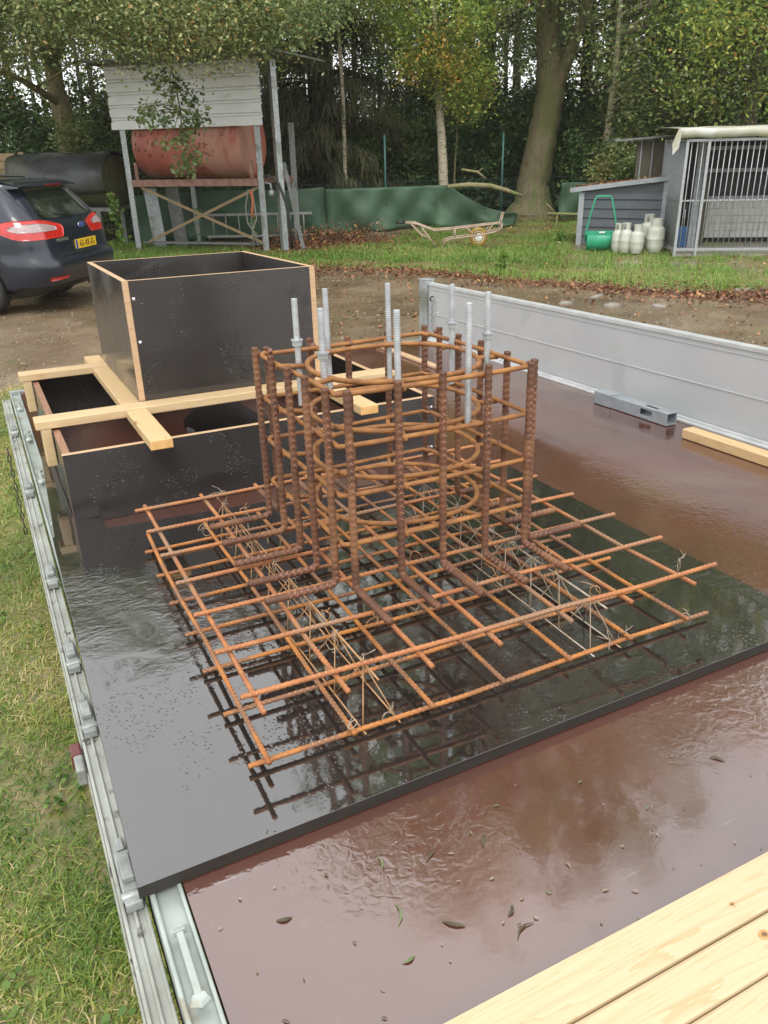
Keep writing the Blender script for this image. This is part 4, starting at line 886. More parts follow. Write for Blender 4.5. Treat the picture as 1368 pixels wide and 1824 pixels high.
F = [(2 * i, 2 * i + 1, 2 * i + 3, 2 * i + 2) for i in range(k_ - 1)] + [(2 * k_ + 2 * i + 2, 2 * k_ + 2 * i + 3, 2 * k_ + 2 * i + 1, 2 * k_ + 2 * i) for i in range(k_ - 1)] + [(0, 2, 2 * k_ + 2, 2 * k_), (0, 2 * k_, 2 * k_ + 1, 1)]
part(st, 'cladding', cl.add(V, F, 0), 'clad', label='white ribbed sheet with dark seams')
part(st, 'roof', MB().box(-0.35, 3.55, -0.35, 1.9, 3.29, 3.33).box(-0.2, 3.3, 0.0, 0.08, 3.22, 3.289), 'old_steel', 0.01)
part(st, 'beam', MB().box(0.122, 2.858, -0.02, 0.1, 1.16, 1.29), 'rust_beam', 0.01); part(st, 'beam', MB().box(0.52, 2.9, 1.45, 1.56, 1.16, 1.29), 'rust_beam', 0.01)
part(st, 'brace', MB().bar((0.3, 0.03, 1.15), (2.86, 0.03, 0.14), 0.02, 0.05), 'brace'); part(st, 'brace', MB().bar((2.84, 0.055, 1.14), (0.30, 0.055, 0.14), 0.02, 0.05), 'brace')
part(st, 'brace', MB().box(0.14, 2.86, 0.07, 0.11, 0.10, 0.14), 'old_steel')
for x_ in (0.23, 1.5, 2.72): part(st, 'cradle', MB().box(x_, x_ + 0.06, -0.03, 0.02, 1.291, 1.60), 'rust_beam', 0.005)
tk = MB(); TR = 0.60; TZ = 1.295 + TR
Mx = Matrix.Translation((0.16, TR + 0.03, TZ)) @ Matrix.Rotation(R(90), 4, 'Y')
tk.lathe([(0.1, -0.02), (TR - .1, 0.0), (TR - .03, 0.03), (TR, 0.08), (TR, 2.30), (TR - .03, 2.34), (TR - .1, 2.36), (0.1, 2.37)], 48, 0, Mx)
for x_ in (0.9, 1.75): tk.lathe([(TR, x_), (TR + .0045, x_ + 0.004), (TR + .0045, x_ + 0.016), (TR, x_ + 0.02)], 48, 0, Mx)
random.seed(5)
for i in range(60):
    xx = random.choice((random.uniform(1.2, 1.9), random.uniform(0.1, 2.25), random.uniform(0.1, 1.0))); h_ = random.uniform(0.02, 0.11); w_ = random.uniform(0.01, 0.035); t = R(random.uniform(-20, 22)); rr3 = TR + 0.002
    Q = [(0.16 + xx + a_ * w_ * random.uniform(.5, 1), TR + 0.03 - rr3 * math.cos(t + b_ * h_ / 2 / TR), TZ + rr3 * math.sin(t + b_ * h_ / 2 / TR)) for a_, b_ in ((-1, -1), (1, -.6), (.7, 1), (-.8, .8))]
    tk.add(Q, [(0, 1, 2, 3)], 1)
single('oil_tank', tk, ['tank_red', 'tank_flake'], 'rusty red cylindrical tank lying in the clad steel stand', 'tank', (A[0], A[1], 0), ya)
# corrugated sheets leaning inside left, hoses at right
for q, (x_, lb) in enumerate(((0.20, 'pale corrugated sheet leaning inside the tank stand beside its left leg'), (0.55, 'dark corrugated sheet leaning inside the tank stand'))):
    mb = MB(); V = []; n_ = 12
    for zz_ in (0, 1.12):
        for i in range(n_ + 1): V.append((x_ + 0.3 * i / n_ - zz_ * 0.10, 0.35 + 0.25 * q + 0.014 * (i % 2) + 0.03 * zz_, zz_))
    mb.add(V, [(i, i + 1, n_ + 2 + i, n_ + 1 + i) for i in range(n_)])
    o = single('corrugated_sheet', mb, 'galv' if q == 0 else 'old_steel', lb, 'metal sheet', (A[0], A[1], 0), ya)
    so_ = o.modifiers.new('s', 'SOLIDIFY'); so_.thickness = 0.004
MT['hose_grey'] = mat('hose_grey', (0.2, 0.2, 0.19), (0.3, 0.3, 0.28), 20, 0.5); MT['orange'] = mat('orange', (0.5, 0.13, 0.04), (0.4, 0.1, 0.03), 10, 0.5)
hs = MB(); hs.tube([(2.66, -0.03, 1.1), (2.58, -0.05, 0.8), (2.6, -0.05, 0.5), (2.72, -0.05, 0.35), (2.78, -0.04, 0.1)], 0.012, 6); hs.tube([(2.74, -0.04, 1.1), (2.80, -0.06, 0.6), (2.70, -0.06, 0.4), (2.68, -0.05, 0.08)], 0.012, 6)
single('hose', hs, 'hose_grey', 'thin grey hoses hanging inside the right leg of the tank stand', 'hose', (A[0], A[1], 0), ya)
hs = MB(); hs.tube([(2.73, -0.07, 1.08), (2.76, -0.08, 0.9), (2.72, -0.08, 0.7), (2.745, -0.08, 0.62)], 0.022, 6)
single('strap', hs, 'orange', 'orange strap hanging from the right end of the tank stand beam', 'strap', (A[0], A[1], 0), ya)
hs = MB(); hs.tube([(3.0, -0.02, 1.32), (3.12, -0.05, 1.34), (3.3, -0.05, 1.2), (3.4, -0.02, 0.9), (3.46, 0.0, 0.5), (3.44, 0.05, 0.05)], 0.028, 8)
single('hose', hs, 'rubber', 'thick black filling hose drooping beside the right legs of the tank stand', 'hose', (A[0], A[1], 0), ya)
hs = MB(); hs.tube([(3.02, -0.04, 1.22), (3.14, -0.06, 1.2), (3.16, -0.06, 1.05)], 0.02, 8); hs.lathe([(0.02, 0.98), (0.05, 0.99), (0.05, 1.08), (0.02, 1.1)], 12, 0, None, True, (3.15, -0.06))
single('fuel_valve', hs, 'cast', 'small metal tap fitting at the right legs of the tank stand', 'valve', (A[0], A[1], 0), ya)
# ladder lying on its side behind
LA, LB = (4.9, 17.9), (6.65, 16.95); ld = thing('ladder', 'grey metal ladder lying on its side behind the tank stand', 'ladder', (LA[0], LA[1], 0), yaw2(LA, LB))
for z_ in (0.06, 0.50): part(ld, 'rail', MB().box(-0.2, 2.1, 0, 0.03, z_, z_ + 0.05), 'alu_dirty', 0.004)
for i in range(8): part(ld, 'rung', MB().cyl((-0.05 + 0.28 * i, 0.015, 0.11), (-0.05 + 0.28 * i, 0.015, 0.50), 0.014, 8), 'alu_dirty')
# dark tank left
MT['dark_poly'] = mat('dark_poly', (0.020, 0.024, 0.027), (0.05, 0.056, 0.06), 3, 0.25, 0.4, c3=(0.055, 0.06, 0.035), s3=2, stretch=(1, 1, 0.6))
MT['moss_green'] = mat('moss_green', (0.045, 0.05, 0.02), (0.10, 0.10, 0.05), 16, 0.7, stretch=(3, 1, 0.4))
t2 = thing('water_tank', 'black horizontal tank on thin legs between the car and the tank stand', 'tank', (A[0], A[1], 0), ya)
Mx = Matrix.Translation((-2.9, 0.55, 1.27)) @ Matrix.Rotation(R(90), 4, 'Y')
part(t2, 'drum', MB().lathe([(0.1, 0.0), (0.45, 0.02), (0.5, 0.06), (0.5, 2.25), (0.45, 2.31), (0.1, 2.33)], 40, 0, Mx), 'moss_green')
V = []; n_ = 14
for x_ in np.linspace(-3.0, -0.55, 12):
    for i in range(n_ + 1):
        t = R(-25 + i * (150 / n_)); rr3 = 0.53 + 0.02 * math.sin(x_ * 4 + i); V.append((x_ + 0.25 * max(0, (0.5 - i / n_)) * (x_ < -2.9), 0.55 - rr3 * math.cos(t) * 1.05, 1.27 + rr3 * math.sin(t)))
tp = MB().add(V, [(a_ * (n_ + 1) + i, a_ * (n_ + 1) + i + 1, (a_ + 1) * (n_ + 1) + i + 1, (a_ + 1) * (n_ + 1) + i) for a_ in range(11) for i in range(n_)], 0, True)
o = single('plastic_sheet', tp, 'dark_poly', 'glossy black plastic sheet draped over the black tank', 'plastic sheet', (A[0], A[1], 0), ya); q = o.modifiers.new('s', 'SOLIDIFY'); q.thickness = 0.01
part(t2, 'frame', MB().box(-2.9, -0.5, 0.15, 0.2, 0.70, 0.77).box(-2.9, -0.5, 0.95, 1.0, 0.70, 0.77), 'old_steel')
for x_, y_ in ((-2.8, 0.15), (-0.95, 0.15), (-2.8, 0.95), (-0.95, 0.95)): part(t2, 'leg', MB().box(x_, x_ + 0.1, y_, y_ + 0.05, 0, 0.699), 'old_steel')
# yellow timber stack beyond the car
tw = thing('timber_stack', 'stack of yellow boards behind the car roof at the left edge', 'timber stack', (-1.5, 21.5, 0), R(-8))
for i in range(9): part(tw, 'board', MB().box(-0.6, 2.9 + 0.02 * (i % 2), 0, 0.5, 0.35 + 0.165 * i, 0.35 + 0.165 * i + 0.155), 'pine', 0.006)
for x_ in (0.0, 2.2, 3.0): part(tw, 'bearer', MB().box(x_, x_ + 0.1, -0.03, 0.5, 0, 1.85 if x_ > 2.9 else 0.345), 'pine')

# ---- fence, green netting
MT['fence_green'] = mat('fence_green', (0.025, 0.085, 0.075), (0.035, 0.10, 0.085), 6, 0.4, metal=0.2)
MT['net'] = mat('net', (0.035, 0.08, 0.045), (0.055, 0.115, 0.065), 2.2, 0.55, bump=0.5, bscale=240, bdist=0.004, c3=(0.08, 0.14, 0.085), s3=1.2, t3=0.66)
FA, FB = (8.773, 17.413), (11.568, 16.871); yf_ = yaw2(FA, FB); DF = math.dist(FA, FB)
fn = thing('mesh_fence', 'green wire mesh fence on tall posts in front of the woods', 'fence', (FA[0], FA[1], 0), yf_)
for x_ in (-2.4, 0, DF, 2 * DF, 3 * DF): part(fn, 'post', MB().cyl((x_, 0, 0), (x_, 0, 2.01), 0.027, 10).cyl((x_, 0, 2.01), (x_, 0, 2.03), 0.03, 10), 'fence_green')
ms = MB()
for x_ in np.arange(-5.7, 3 * DF, 0.1): ms.bar((x_, 0.04, 0.05), (x_, 0.04, 1.05), 0.004, 0.004)
for z_ in np.arange(0.05, 1.06, 0.2): ms.bar((-5.7, 0.045, z_), (3 * DF, 0.045, z_), 0.005, 0.005)
part(fn, 'wire_mesh', ms, 'fence_green')
def netting(name, xs, ztop, zbot, lab, y0_=-0.06, seed=0):
    V = []; n_ = 14; xs = np.asarray(xs)
    for x_ in xs:
        for i in range(n_ + 1):
            t = i / n_; z_ = zbot(x_) + (ztop(x_) - zbot(x_)) * t
            V.append((x_, y0_ - 0.05 * math.sin(x_ * 2.1 + seed) - 0.10 * (1 - t) * math.sin(x_ * 4.3 + t * 4 + seed) - 0.035 * math.sin(x_ * 8.3 - t * 6 + seed) - 0.02 * math.sin(x_ * 11 + z_ * 7), z_))
    k_ = len(xs); mb = MB().add(V, [(a_ * (n_ + 1) + i, (a_ + 1) * (n_ + 1) + i, (a_ + 1) * (n_ + 1) + i + 1, a_ * (n_ + 1) + i + 1) for a_ in range(k_ - 1) for i in range(n_)], 0, True)
    o = single(name, mb, 'net', lab, 'netting', (FA[0], FA[1], 0), yf_, group='green windbreak netting on the fence'); q = o.modifiers.new('s', 'SOLIDIFY'); q.thickness = 0.008
    return o
netting('windbreak_net', np.linspace(-5.6, -1.42, 24), lambda x: 0.99 - 0.02 * math.sin(x * 2) , lambda x: 0.03 + 0.35 * max(0, (x + 1.75) / 0.33) * 0, 'left length of green windbreak netting, ending at a dark gap', seed=1)
netting('windbreak_net', np.linspace(-1.40, 3.25, 40), lambda x: 0.95 if x < 1.45 else 0.95 - 0.72 * (1 - math.exp(-((x - 1.45) / 0.85) ** 1.4)), lambda x: 0.04 + 0.04 * math.sin(x * 2), 'right length of green windbreak netting, sagging down to the ground', seed=2)
netting('windbreak_net', np.linspace(4.25, 5.2, 8), lambda x: 0.92, lambda x: 0.16, 'short green netting between the big tree and the grey shed', y0_=-0.3, seed=3)

# ---- wheelbarrow frame
MT['barrow_paint'] = mat('barrow_paint', (0.42, 0.33, 0.25), (0.28, 0.19, 0.13), 12, 0.5); MT['tyre_yellow'] = mat('tyre_yellow', (0.42, 0.27, 0.05), (0.3, 0.18, 0.04), 20, 0.6)
BA, BB = (8.25, 13.85), (9.9, 13.2); A2, B2 = np.array([8.04, 13.85]), np.array([9.04, 13.28]); yb_ = math.atan2(-0.18, 1)
bw = thing('wheelbarrow', 'rusty wheelbarrow frame without its tray standing in the grass', 'wheelbarrow', (8.08, 13.9, 0), R(-27))
def tb_(P, r=0.016, m_='barrow_paint', nm='frame'): return part(bw, nm, MB().tube(P, r, 8), m_)
for s in (-0.15, 0.15):
    tb_([(-0.62, s, 0.46), (-0.42, s, 0.45), (-0.05, s, 0.315), (0.3, s, 0.335), (1.20, s * 0.75, 0.42), (1.25, s * 0.6, 0.60)])
    tb_([(0.10, s, 0.02), (0.16, s, 0.12), (0.26, s, 0.16), (0.85, s, 0.22), (1.1, s, 0.27), (1.22, s * .8, 0.33), (1.23, s * 0.7, 0.42)])
    tb_([(-0.5, s, 0.45), (-0.30, s, 0.24), (-0.18, s, 0.2)], 0.014); tb_([(-0.28, s, 0.36), (-0.02, s, 0.02)], 0.014)
    tb_([(0.34, s, 0.34), (0.34, s, 0.17)], 0.012, nm='strut'); tb_([(0.56, s, 0.35), (0.72, s, 0.21)], 0.012, nm='strut'); tb_([(0.74, s, 0.37), (0.74, s, 0.21)], 0.012, nm='strut'); tb_([(1.05, s, 0.40), (0.90, s, 0.22)], 0.012, nm='strut')
    part(bw, 'handle', MB().tube([(-0.78, s, 0.475), (-0.6, s, 0.465)], 0.02, 8), 'rubber')
for x_, z_ in ((-0.42, 0.42), (-0.36, 0.36), (-0.30, 0.30), (1.25, 0.60)): tb_([(x_, -0.15, z_), (x_, 0.15, z_)], 0.009, nm='crossbar')
M = Matrix.Translation((0.80, 0, 0.17)) @ Matrix.Rotation(R(90), 4, 'X')
wo = part(bw, 'wheel', MB().lathe([(0.10, -0.03), (0.15, -0.045), (0.175, -0.02), (0.175, 0.02), (0.15, 0.045), (0.10, 0.03)], 32, 0, M), 'tyre_yellow')
part(wo, 'rim', MB().lathe([(0.02, -0.05), (0.045, -0.035), (0.09, -0.025), (0.105, -0.04), (0.105, 0.04), (0.09, 0.025), (0.045, 0.035), (0.02, 0.05)], 24, 0, M), 'clad')

# ---- low grey shed
MT['shed_grey'] = mat('shed_grey', (0.085, 0.10, 0.115), (0.065, 0.078, 0.09), 5, 0.5, stretch=(1, 1, 3)); MT['shed_trim'] = mat('shed_trim', (0.34, 0.37, 0.39), (0.25, 0.28, 0.30), 8, 0.5)
HA, HB = (10.309, 12.549), (11.189, 11.176); LH = math.dist(HA, HB); yh = yaw2(HA, HB)
sh = thing('shed', 'low dark grey shed with a sloping roof covered in fallen leaves', 'shed', (HA[0], HA[1], 0), yh)
wl = MB(); n_ = 7
for i in range(n_):
    z0_ = 0.02 + i * 0.16
    for x0_, x1_ in ((0.06, LH - 0.02),):
        zt0 = min(z0_ + 0.15, 0.96); zt1 = z0_ + 0.15
        if z0_ > 0.93: continue
        wl.add([(x0_, 0.02, z0_), (x1_, 0.02, z0_), (x1_, 0.045, zt1), (x0_, 0.045, zt0), (x0_, 0.06, z0_), (x1_, 0.06, z0_), (x1_, 0.06, zt1), (x0_, 0.06, zt0)], [(0, 1, 2, 3), (4, 7, 6, 5), (3, 2, 6, 7), (0, 3, 7, 4), (1, 5, 6, 2)])
wl.add([(0.3, 0.03, 0.93), (LH - 0.02, 0.03, 0.93), (LH - 0.02, 0.03, 1.13), (0.3, 0.03, 1.0)], [(0, 1, 2, 3)])
part(sh, 'wall', wl, 'shed_grey'); part(sh, 'wall', MB().box(0.0, 0.04, 0.07, 1.5, 0, 0.9).box(0.04, LH, 1.46, 1.5, 0, 1.0), 'old_wood', label='old dark wooden side wall')
part(sh, 'corner_post', MB().box(0.02, 0.12, 0.0, 0.06, 0, 0.93), 'shed_trim', 0.004); part(sh, 'corner_post', MB().box(LH - 0.1, LH, -0.01, 0.05, 0, 1.12), 'shed_trim', 0.004)
V = [(-0.14, -0.06, 0.93), (LH + 0.05, -0.06, 1.14), (LH + 0.05, -0.06, 1.22), (-0.14, -0.06, 1.01), (-0.14, -0.02, 0.93), (LH + 0.05, -0.02, 1.14), (LH + 0.05, -0.02, 1.22), (-0.14, -0.02, 1.01)]
part(sh, 'fascia', MB().add(V, [(0, 1, 2, 3), (4, 7, 6, 5), (3, 2, 6, 7), (0, 4, 5, 1), (0, 3, 7, 4), (1, 5, 6, 2)]), 'shed_trim', 0.004)
V = [(-0.2, -0.019, 0.985), (LH + 0.05, -0.019, 1.20), (LH + 0.05, 1.6, 1.20), (-0.2, 1.6, 0.985), (-0.2, -0.019, 0.955), (LH + 0.05, -0.019, 1.17), (LH + 0.05, 1.6, 1.17), (-0.2, 1.6, 0.955)]
part(sh, 'roof', MB().add(V, [(0, 1, 2, 3), (4, 7, 6, 5), (0, 4, 5, 1), (2, 6, 7, 3), (0, 3, 7, 4), (1, 5, 6, 2)]), mat('shed_roof', (0.07, 0.045, 0.03), (0.14, 0.08, 0.045), 14, 0.8))
part(sh, 'handle', MB().tube([(-0.01, 0.25, 0.45), (-0.06, 0.25, 0.46), (-0.06, 0.25, 0.58), (-0.01, 0.25, 0.59)], 0.01, 6), 'alu_edge')
n = 700; xx = rng.uniform(-0.15, LH, n); yy = rng.uniform(-0.02, 1.55, n); zz_ = 1.0 + 0.105 * (xx + 0.14) + rng.uniform(0.0, 0.03, n) 
me_ = quads_obj('fallen_leaves', flat_leaves(xx, yy, zz_, rng.uniform(0.02, 0.04, n), 0.5, None, 5), np.clip(rng.normal(0.55, 0.25, n), 0, 1), MT['fallen'], link=False)
o = bpy.data.objects.new('fallen_leaves', me_); COL.objects.link(o); o.matrix_world = sh.matrix_world.copy() if False else Matrix.Translation((HA[0], HA[1], 0)) @ Matrix.Rotation(yh, 4, 'Z'); props(o, 'brown fallen leaves lying on the low shed roof', 'leaves', kind='stuff')

# ---- kennel with bars
KA, KB = (10.472, 10.212), (11.688, 9.392); yk = yaw2(KA, KB)
ken = thing('dog_kennel', 'barred galvanised dog kennel with a pale sheet roof at the right edge', 'kennel', (KA[0], KA[1], 0), yk)
MT['bars'] = mat('bars', (0.42, 0.44, 0.45), (0.3, 0.32, 0.33), 30, 0.4, metal=0.4); MT['roof_sheet'] = mat('roof_sheet', (0.36, 0.37, 0.31), (0.46, 0.43, 0.28), 2, 0.3, 0.45, c3=(0.5, 0.51, 0.48), s3=2.2, stretch=(1, 1, 2))
MT['brick_white'] = mat('brick_white', (0.62, 0.62, 0.6), (0.5, 0.5, 0.48), 7, 0.7); MT['dark_in'] = mat('dark_in', (0.03, 0.03, 0.033), (0.05, 0.05, 0.05), 3, 0.7)
WK, DK, ZK = 3.6, 1.75, 1.78
for x_, y_, zt in ((0, 0, ZK), (0.33, 0.0, ZK), (1.9, 0, ZK), (WK, 0, ZK), (0, DK, ZK + 0.0), (WK, DK, ZK)):
    part(ken, 'post', MB().box(x_, x_ + 0.045, y_, y_ + 0.045, 0, zt), 'bars', 0.004)
part(ken, 'frame_rail', MB().box(0.046, WK, 0.005, 0.04, 0.10, 0.14), 'bars'); part(ken, 'frame_rail', MB().box(0.046, WK, 0.005, 0.04, ZK - 0.04, ZK - 0.001), 'bars'); part(ken, 'frame_rail', MB().box(0.046, WK, 0.0345, 0.046, 0.86, 0.885), 'bars')
for z_ in (0.10, 0.86, ZK - 0.04): part(ken, 'frame_rail', MB().box(0.005, 0.04, 0.046, DK, z_, z_ + 0.035), 'bars')
for i in range(41):
    x_ = 0.09 + i * 0.086
    if x_ < WK: part(ken, 'bar', MB().cyl((x_, 0.022, 0.14), (x_, 0.022, ZK - 0.04), 0.008, 6), 'bars')
for i in range(19):
    y_ = 0.09 + i * 0.088
    if y_ < DK: part(ken, 'bar', MB().cyl((0.022, y_, 0.135), (0.022, y_, ZK - 0.04), 0.008, 6), 'bars')
mb = MB()
for r_ in range(5):
    for i in range(9):
        x0_ = 0.6 + i * 0.34 + (0.17 if r_ % 2 else 0); mb.box(x0_, x0_ + 0.336, DK - 0.12, DK - .001, 0.14 + r_ * 0.125, 0.14 + r_ * 0.125 + 0.121)
part(ken, 'block_wall', mb, 'brick_white', 0.003); part(ken, 'back_wall', MB().box(0.05, WK, DK + 0.001, DK + 0.04, 0.05, ZK - 0.02), 'dark_in')
for z_ in (0.79, 1.24, 1.60): part(ken, 'shelf', MB().box(0.5, WK, DK - 0.22, DK - 0.121, z_, z_ + 0.06), 'shed_trim', 0.004)
part(ken, 'inner_post', MB().box(0.40, 0.52, 0.9, 1.0, 0.0, ZK), 'shed_trim', 0.004); part(ken, 'inner_post', MB().box(0.54, 0.75, 1.25, 1.30, 0.0, 1.2), 'old_wood')
sp_ = MB(); V = []
for i in range(45):
    y_ = 0.06 + i * (DK - 0.1) / 44; V += [(0.047 + 0.008 * (i % 2), y_, 0.11), (0.047 + 0.008 * (i % 2), y_, ZK - 0.05)]
part(ken, 'side_sheet', sp_.add(V, [(2 * i, 2 * i + 2, 2 * i + 3, 2 * i + 1) for i in range(44)]), mat('side_sheet', (0.25, 0.28, 0.30), (0.2, 0.22, 0.24), 4, 0.5))
part(ken, 'floor', MB().box(0.05, WK, 0.05, DK, 0.0, 0.05), 'slab')
V = []; n_ = 24
for y_, zt in ((-0.055, 1.795), (-0.065, 1.915), (-0.02, 1.935), (0.9, 1.96), (DK + 0.2, 1.98)):
    for i in range(n_ + 1): x_ = -0.14 + (WK + 0.3) * i / n_; V.append((x_, y_ - 0.012 * math.sin(i * 1.9), zt + 0.006 * math.sin(i * 1.3 + y_ * 3) + 0.004 * math.sin(i * 3.7)))
mb = MB().add(V, [(r_ * (n_ + 1) + i, r_ * (n_ + 1) + i + 1, (r_ + 1) * (n_ + 1) + i + 1, (r_ + 1) * (n_ + 1) + i) for r_ in range(4) for i in range(n_)], 0, True)
mb.add([(-0.15, -0.05, 1.93), (-0.10, -0.07, 1.90), (-0.12, -0.06, 1.66), (-0.20, -0.04, 1.55), (-0.22, -0.02, 1.72)], [(0, 1, 2, 3, 4)])
ro = part(ken, 'roof', mb, 'roof_sheet'); q = ro.modifiers.new('s', 'SOLIDIFY'); q.thickness = 0.008
# small covered lean-to on the kennel's left
V = [(-0.85, 1.9, 1.80), (0.25, 1.9, 1.86), (0.25, 3.0, 1.86), (-0.85, 3.0, 1.80)]
lt = thing('lean_to', 'old wooden lean-to with a grey corrugated roof behind the shed', 'lean-to', (KA[0], KA[1], 0), yk)
part(lt, 'roof', MB().add(V + [(p[0], p[1], p[2] - 0.03) for p in V], [(0, 1, 2, 3), (7, 6, 5, 4), (0, 4, 5, 1), (3, 2, 6, 7), (0, 3, 7, 4), (1, 5, 6, 2)]), 'old_steel')
part(lt, 'wall', MB().box(-0.42, 0.16, 2.1, 2.14, 0.0, 1.77), 'old_wood')
for x_ in (-0.36, -0.16, 0.10): part(lt, 'post', MB().box(x_, x_ + (0.02 if x_ < 0 else 0.05), 2.07, 2.095, 0.9, 1.77), 'shed_trim')
# blue spade in the kennel
spd = thing('spade', 'blue bladed spade standing behind the kennel bars', 'spade', (KA[0], KA[1], 0), yk)
part(spd, 'blade', MB().box(0.12, 0.27, 0.35, 0.362, 0.12, 0.45), mat('blue_blade', (0.02, 0.08, 0.2), (0.03, 0.1, 0.25), 8, 0.4), 0.01)
part(spd, 'shaft', MB().cyl((0.195, 0.37, 0.45), (0.195, 0.40, 0.72), 0.012, 8), 'shed_trim'); part(spd, 'grip', MB().box(0.15, 0.24, 0.385, 0.41, 0.72, 0.80), 'ink', 0.008)

# ---- green garden roller
MT['roller_green'] = mat('roller_green', (0.02, 0.26, 0.14), (0.03, 0.32, 0.18), 8, 0.4, c3=(0.10, 0.14, 0.05), s3=4, t3=0.68)
rl = thing('garden_roller', 'bright green garden roller with its handle upright against the shed', 'garden roller', (9.93, 11.80, 0), yaw2((9.93, 11.8), (10.38, 11.47)))
part(rl, 'drum', MB().lathe([(0.02, 0.0), (0.155, 0.0), (0.165, 0.01), (0.165, 0.50), (0.155, 0.51), (0.02, 0.51)], 36, 0, Matrix.Translation((0.02, 0, 0.17)) @ Matrix.Rotation(R(90), 4, 'Y')), 'roller_green')
part(rl, 'handle', MB().tube([(0.0, 0, 0.17), (0.0, 0, 0.3), (0.06, 0.05, 0.6), (0.13, 0.1, 0.87), (0.16, 0.11, 0.9), (0.38, 0.11, 0.9), (0.41, 0.1, 0.87), (0.48, 0.05, 0.6), (0.545, 0, 0.3), (0.545, 0, 0.17)], 0.016, 8), 'roller_green')
part(rl, 'scraper', MB().box(0.0, 0.54, -0.13, -0.10, 0.27, 0.33), 'roller_green', 0.004)
part(rl, 'plate', MB().box(0.22, 0.32, -0.135, -0.131, 0.31, 0.335), 'white_screw')
# ---- gas bottles
MT['bottle'] = mat('bottle', (0.52, 0.53, 0.47), (0.42, 0.44, 0.37), 5, 0.4, c3=(0.24, 0.27, 0.14), s3=3, t3=0.58)
def bottle(x, y, h, r, lab, first=None):
    t = thing('gas_bottle', lab, 'gas bottle', (x, y, 0), random.uniform(0, 3), group='white gas bottles beside the kennel')
    b0 = 0.04; hb = h * 0.80
    part(t, 'cylinder', MB().lathe([(r * 0.75, 0), (r * 0.78, 0.03), (r * 0.8, 0.04), (r * 0.95, 0.07), (r, 0.12), (r, hb * 0.5), (r * 1.012, hb * 0.5 + 0.004), (r * 1.012, hb * 0.5 + 0.014), (r, hb * 0.5 + 0.018), (r, hb - 0.09), (r * 0.97, hb - 0.06), (r * 0.85, hb - 0.03), (r * 0.62, hb - 0.01), (r * 0.3, hb), (0.03, hb + 0.005)], 32), 'bottle')
    c_ = MB(); n_ = 20; rc = r * 0.62
    for i in range(n_):
        if i in (3, 4, 13, 14): continue
        a0, a1 = 2 * math.pi * i / n_, 2 * math.pi * (i + 1) / n_
        c_.add([(rc * q * math.cos(a_), rc * q * math.sin(a_), z_) for q in (1, 0.94) for a_ in (a0, a1) for z_ in (hb - 0.03, h)], [(0, 2, 3, 1), (4, 5, 7, 6), (1, 3, 7, 5)])
    c_.tube([(rc * .97 * math.cos(a_), rc * .97 * math.sin(a_), h) for a_ in np.arange(20) * math.pi / 10], 0.006, 6, closed=True)
    part(t, 'collar', c_, 'bottle'); part(t, 'valve', MB().cyl((0, 0, hb), (0, 0, hb + 0.05), 0.018, 8).box(-0.03, 0.03, -0.012, 0.012, hb + 0.05, hb + 0.075), 'cast')
bottle(10.33, 10.93, 0.47, 0.115, 'small mossy white gas bottle standing nearest the camera'); bottle(10.25, 11.12, 0.49, 0.11, 'small greyish gas bottle with a dark valve, left of the front one')
bottle(10.22, 11.28, 0.47, 0.105, 'small gas bottle at the left, half hidden beside the green roller'); bottle(10.64, 10.82, 0.56, 0.15, 'large white gas bottle standing beside the kennel bars'); bottle(10.78, 11.15, 0.60, 0.14, 'large white gas bottle at the rear of the cluster')

# ================================================================== TREES AND WOODS
MT['bark'] = mat('bark', (0.30, 0.26, 0.15), (0.19, 0.165, 0.09), 14, 0.85, bump=1.0, bscale=22, bdist=0.03, c3=(0.20, 0.22, 0.08), s3=2, t3=0.52, stretch=(1, 1, 0.35))
MT['bark_moss'] = mat('bark_moss', (0.07, 0.10, 0.025), (0.11, 0.11, 0.05), 9, 0.9, bump=0.8, bscale=30, bdist=0.02)
MT['bark_pale'] = mat('bark_pale', (0.5, 0.45, 0.34), (0.32, 0.28, 0.18), 14, 0.8, bump=0.6, bscale=30, bdist=0.01, c3=(0.09, 0.08, 0.05), s3=9, t3=0.6, stretch=(1, 1, 2.5))
MT['bark_dark'] = mat('bark_dark', (0.11, 0.095, 0.07), (0.06, 0.052, 0.038), 10, 0.85)
MT['leaf_oak'] = leafmat('leaf_oak', [(0.0, (0.068, 0.125, 0.041)), (0.45, (0.199, 0.279, 0.092)), (0.72, (0.366, 0.409, 0.169)), (0.955, (0.580, 0.526, 0.241)), (1.0, (0.640, 0.367, 0.128))], 0.35, 0.3)
MT['leaf_yellow'] = leafmat('leaf_yellow', [(0.0, (0.105, 0.193, 0.039)), (0.45, (0.255, 0.384, 0.077)), (0.72, (0.481, 0.544, 0.129)), (0.97, (0.751, 0.608, 0.155)), (1.0, (0.751, 0.401, 0.090))], 0.4, 0.35)
MT['leaf_dark'] = leafmat('leaf_dark', [(0.0, (0.045, 0.103, 0.036)), (0.5, (0.112, 0.224, 0.072)), (0.85, (0.224, 0.383, 0.127)), (1.0, (0.510, 0.541, 0.179))], 0.2, 0.3)
MT['needle'] = leafmat('needle', [(0.0, (0.034, 0.044, 0.020)), (0.5, (0.085, 0.093, 0.041)), (1.0, (0.187, 0.170, 0.085))], 0.15, 0.6)
MT['leaf_far_hazed'] = leafmat('leaf_far_hazed', [(0.0, (0.120, 0.194, 0.095)), (0.5, (0.322, 0.426, 0.187)), (0.85, (0.644, 0.698, 0.337)), (1.0, (0.776, 0.760, 0.375))], 0.35, 0.5)  # misty distance is mixed into these pale leaf colours
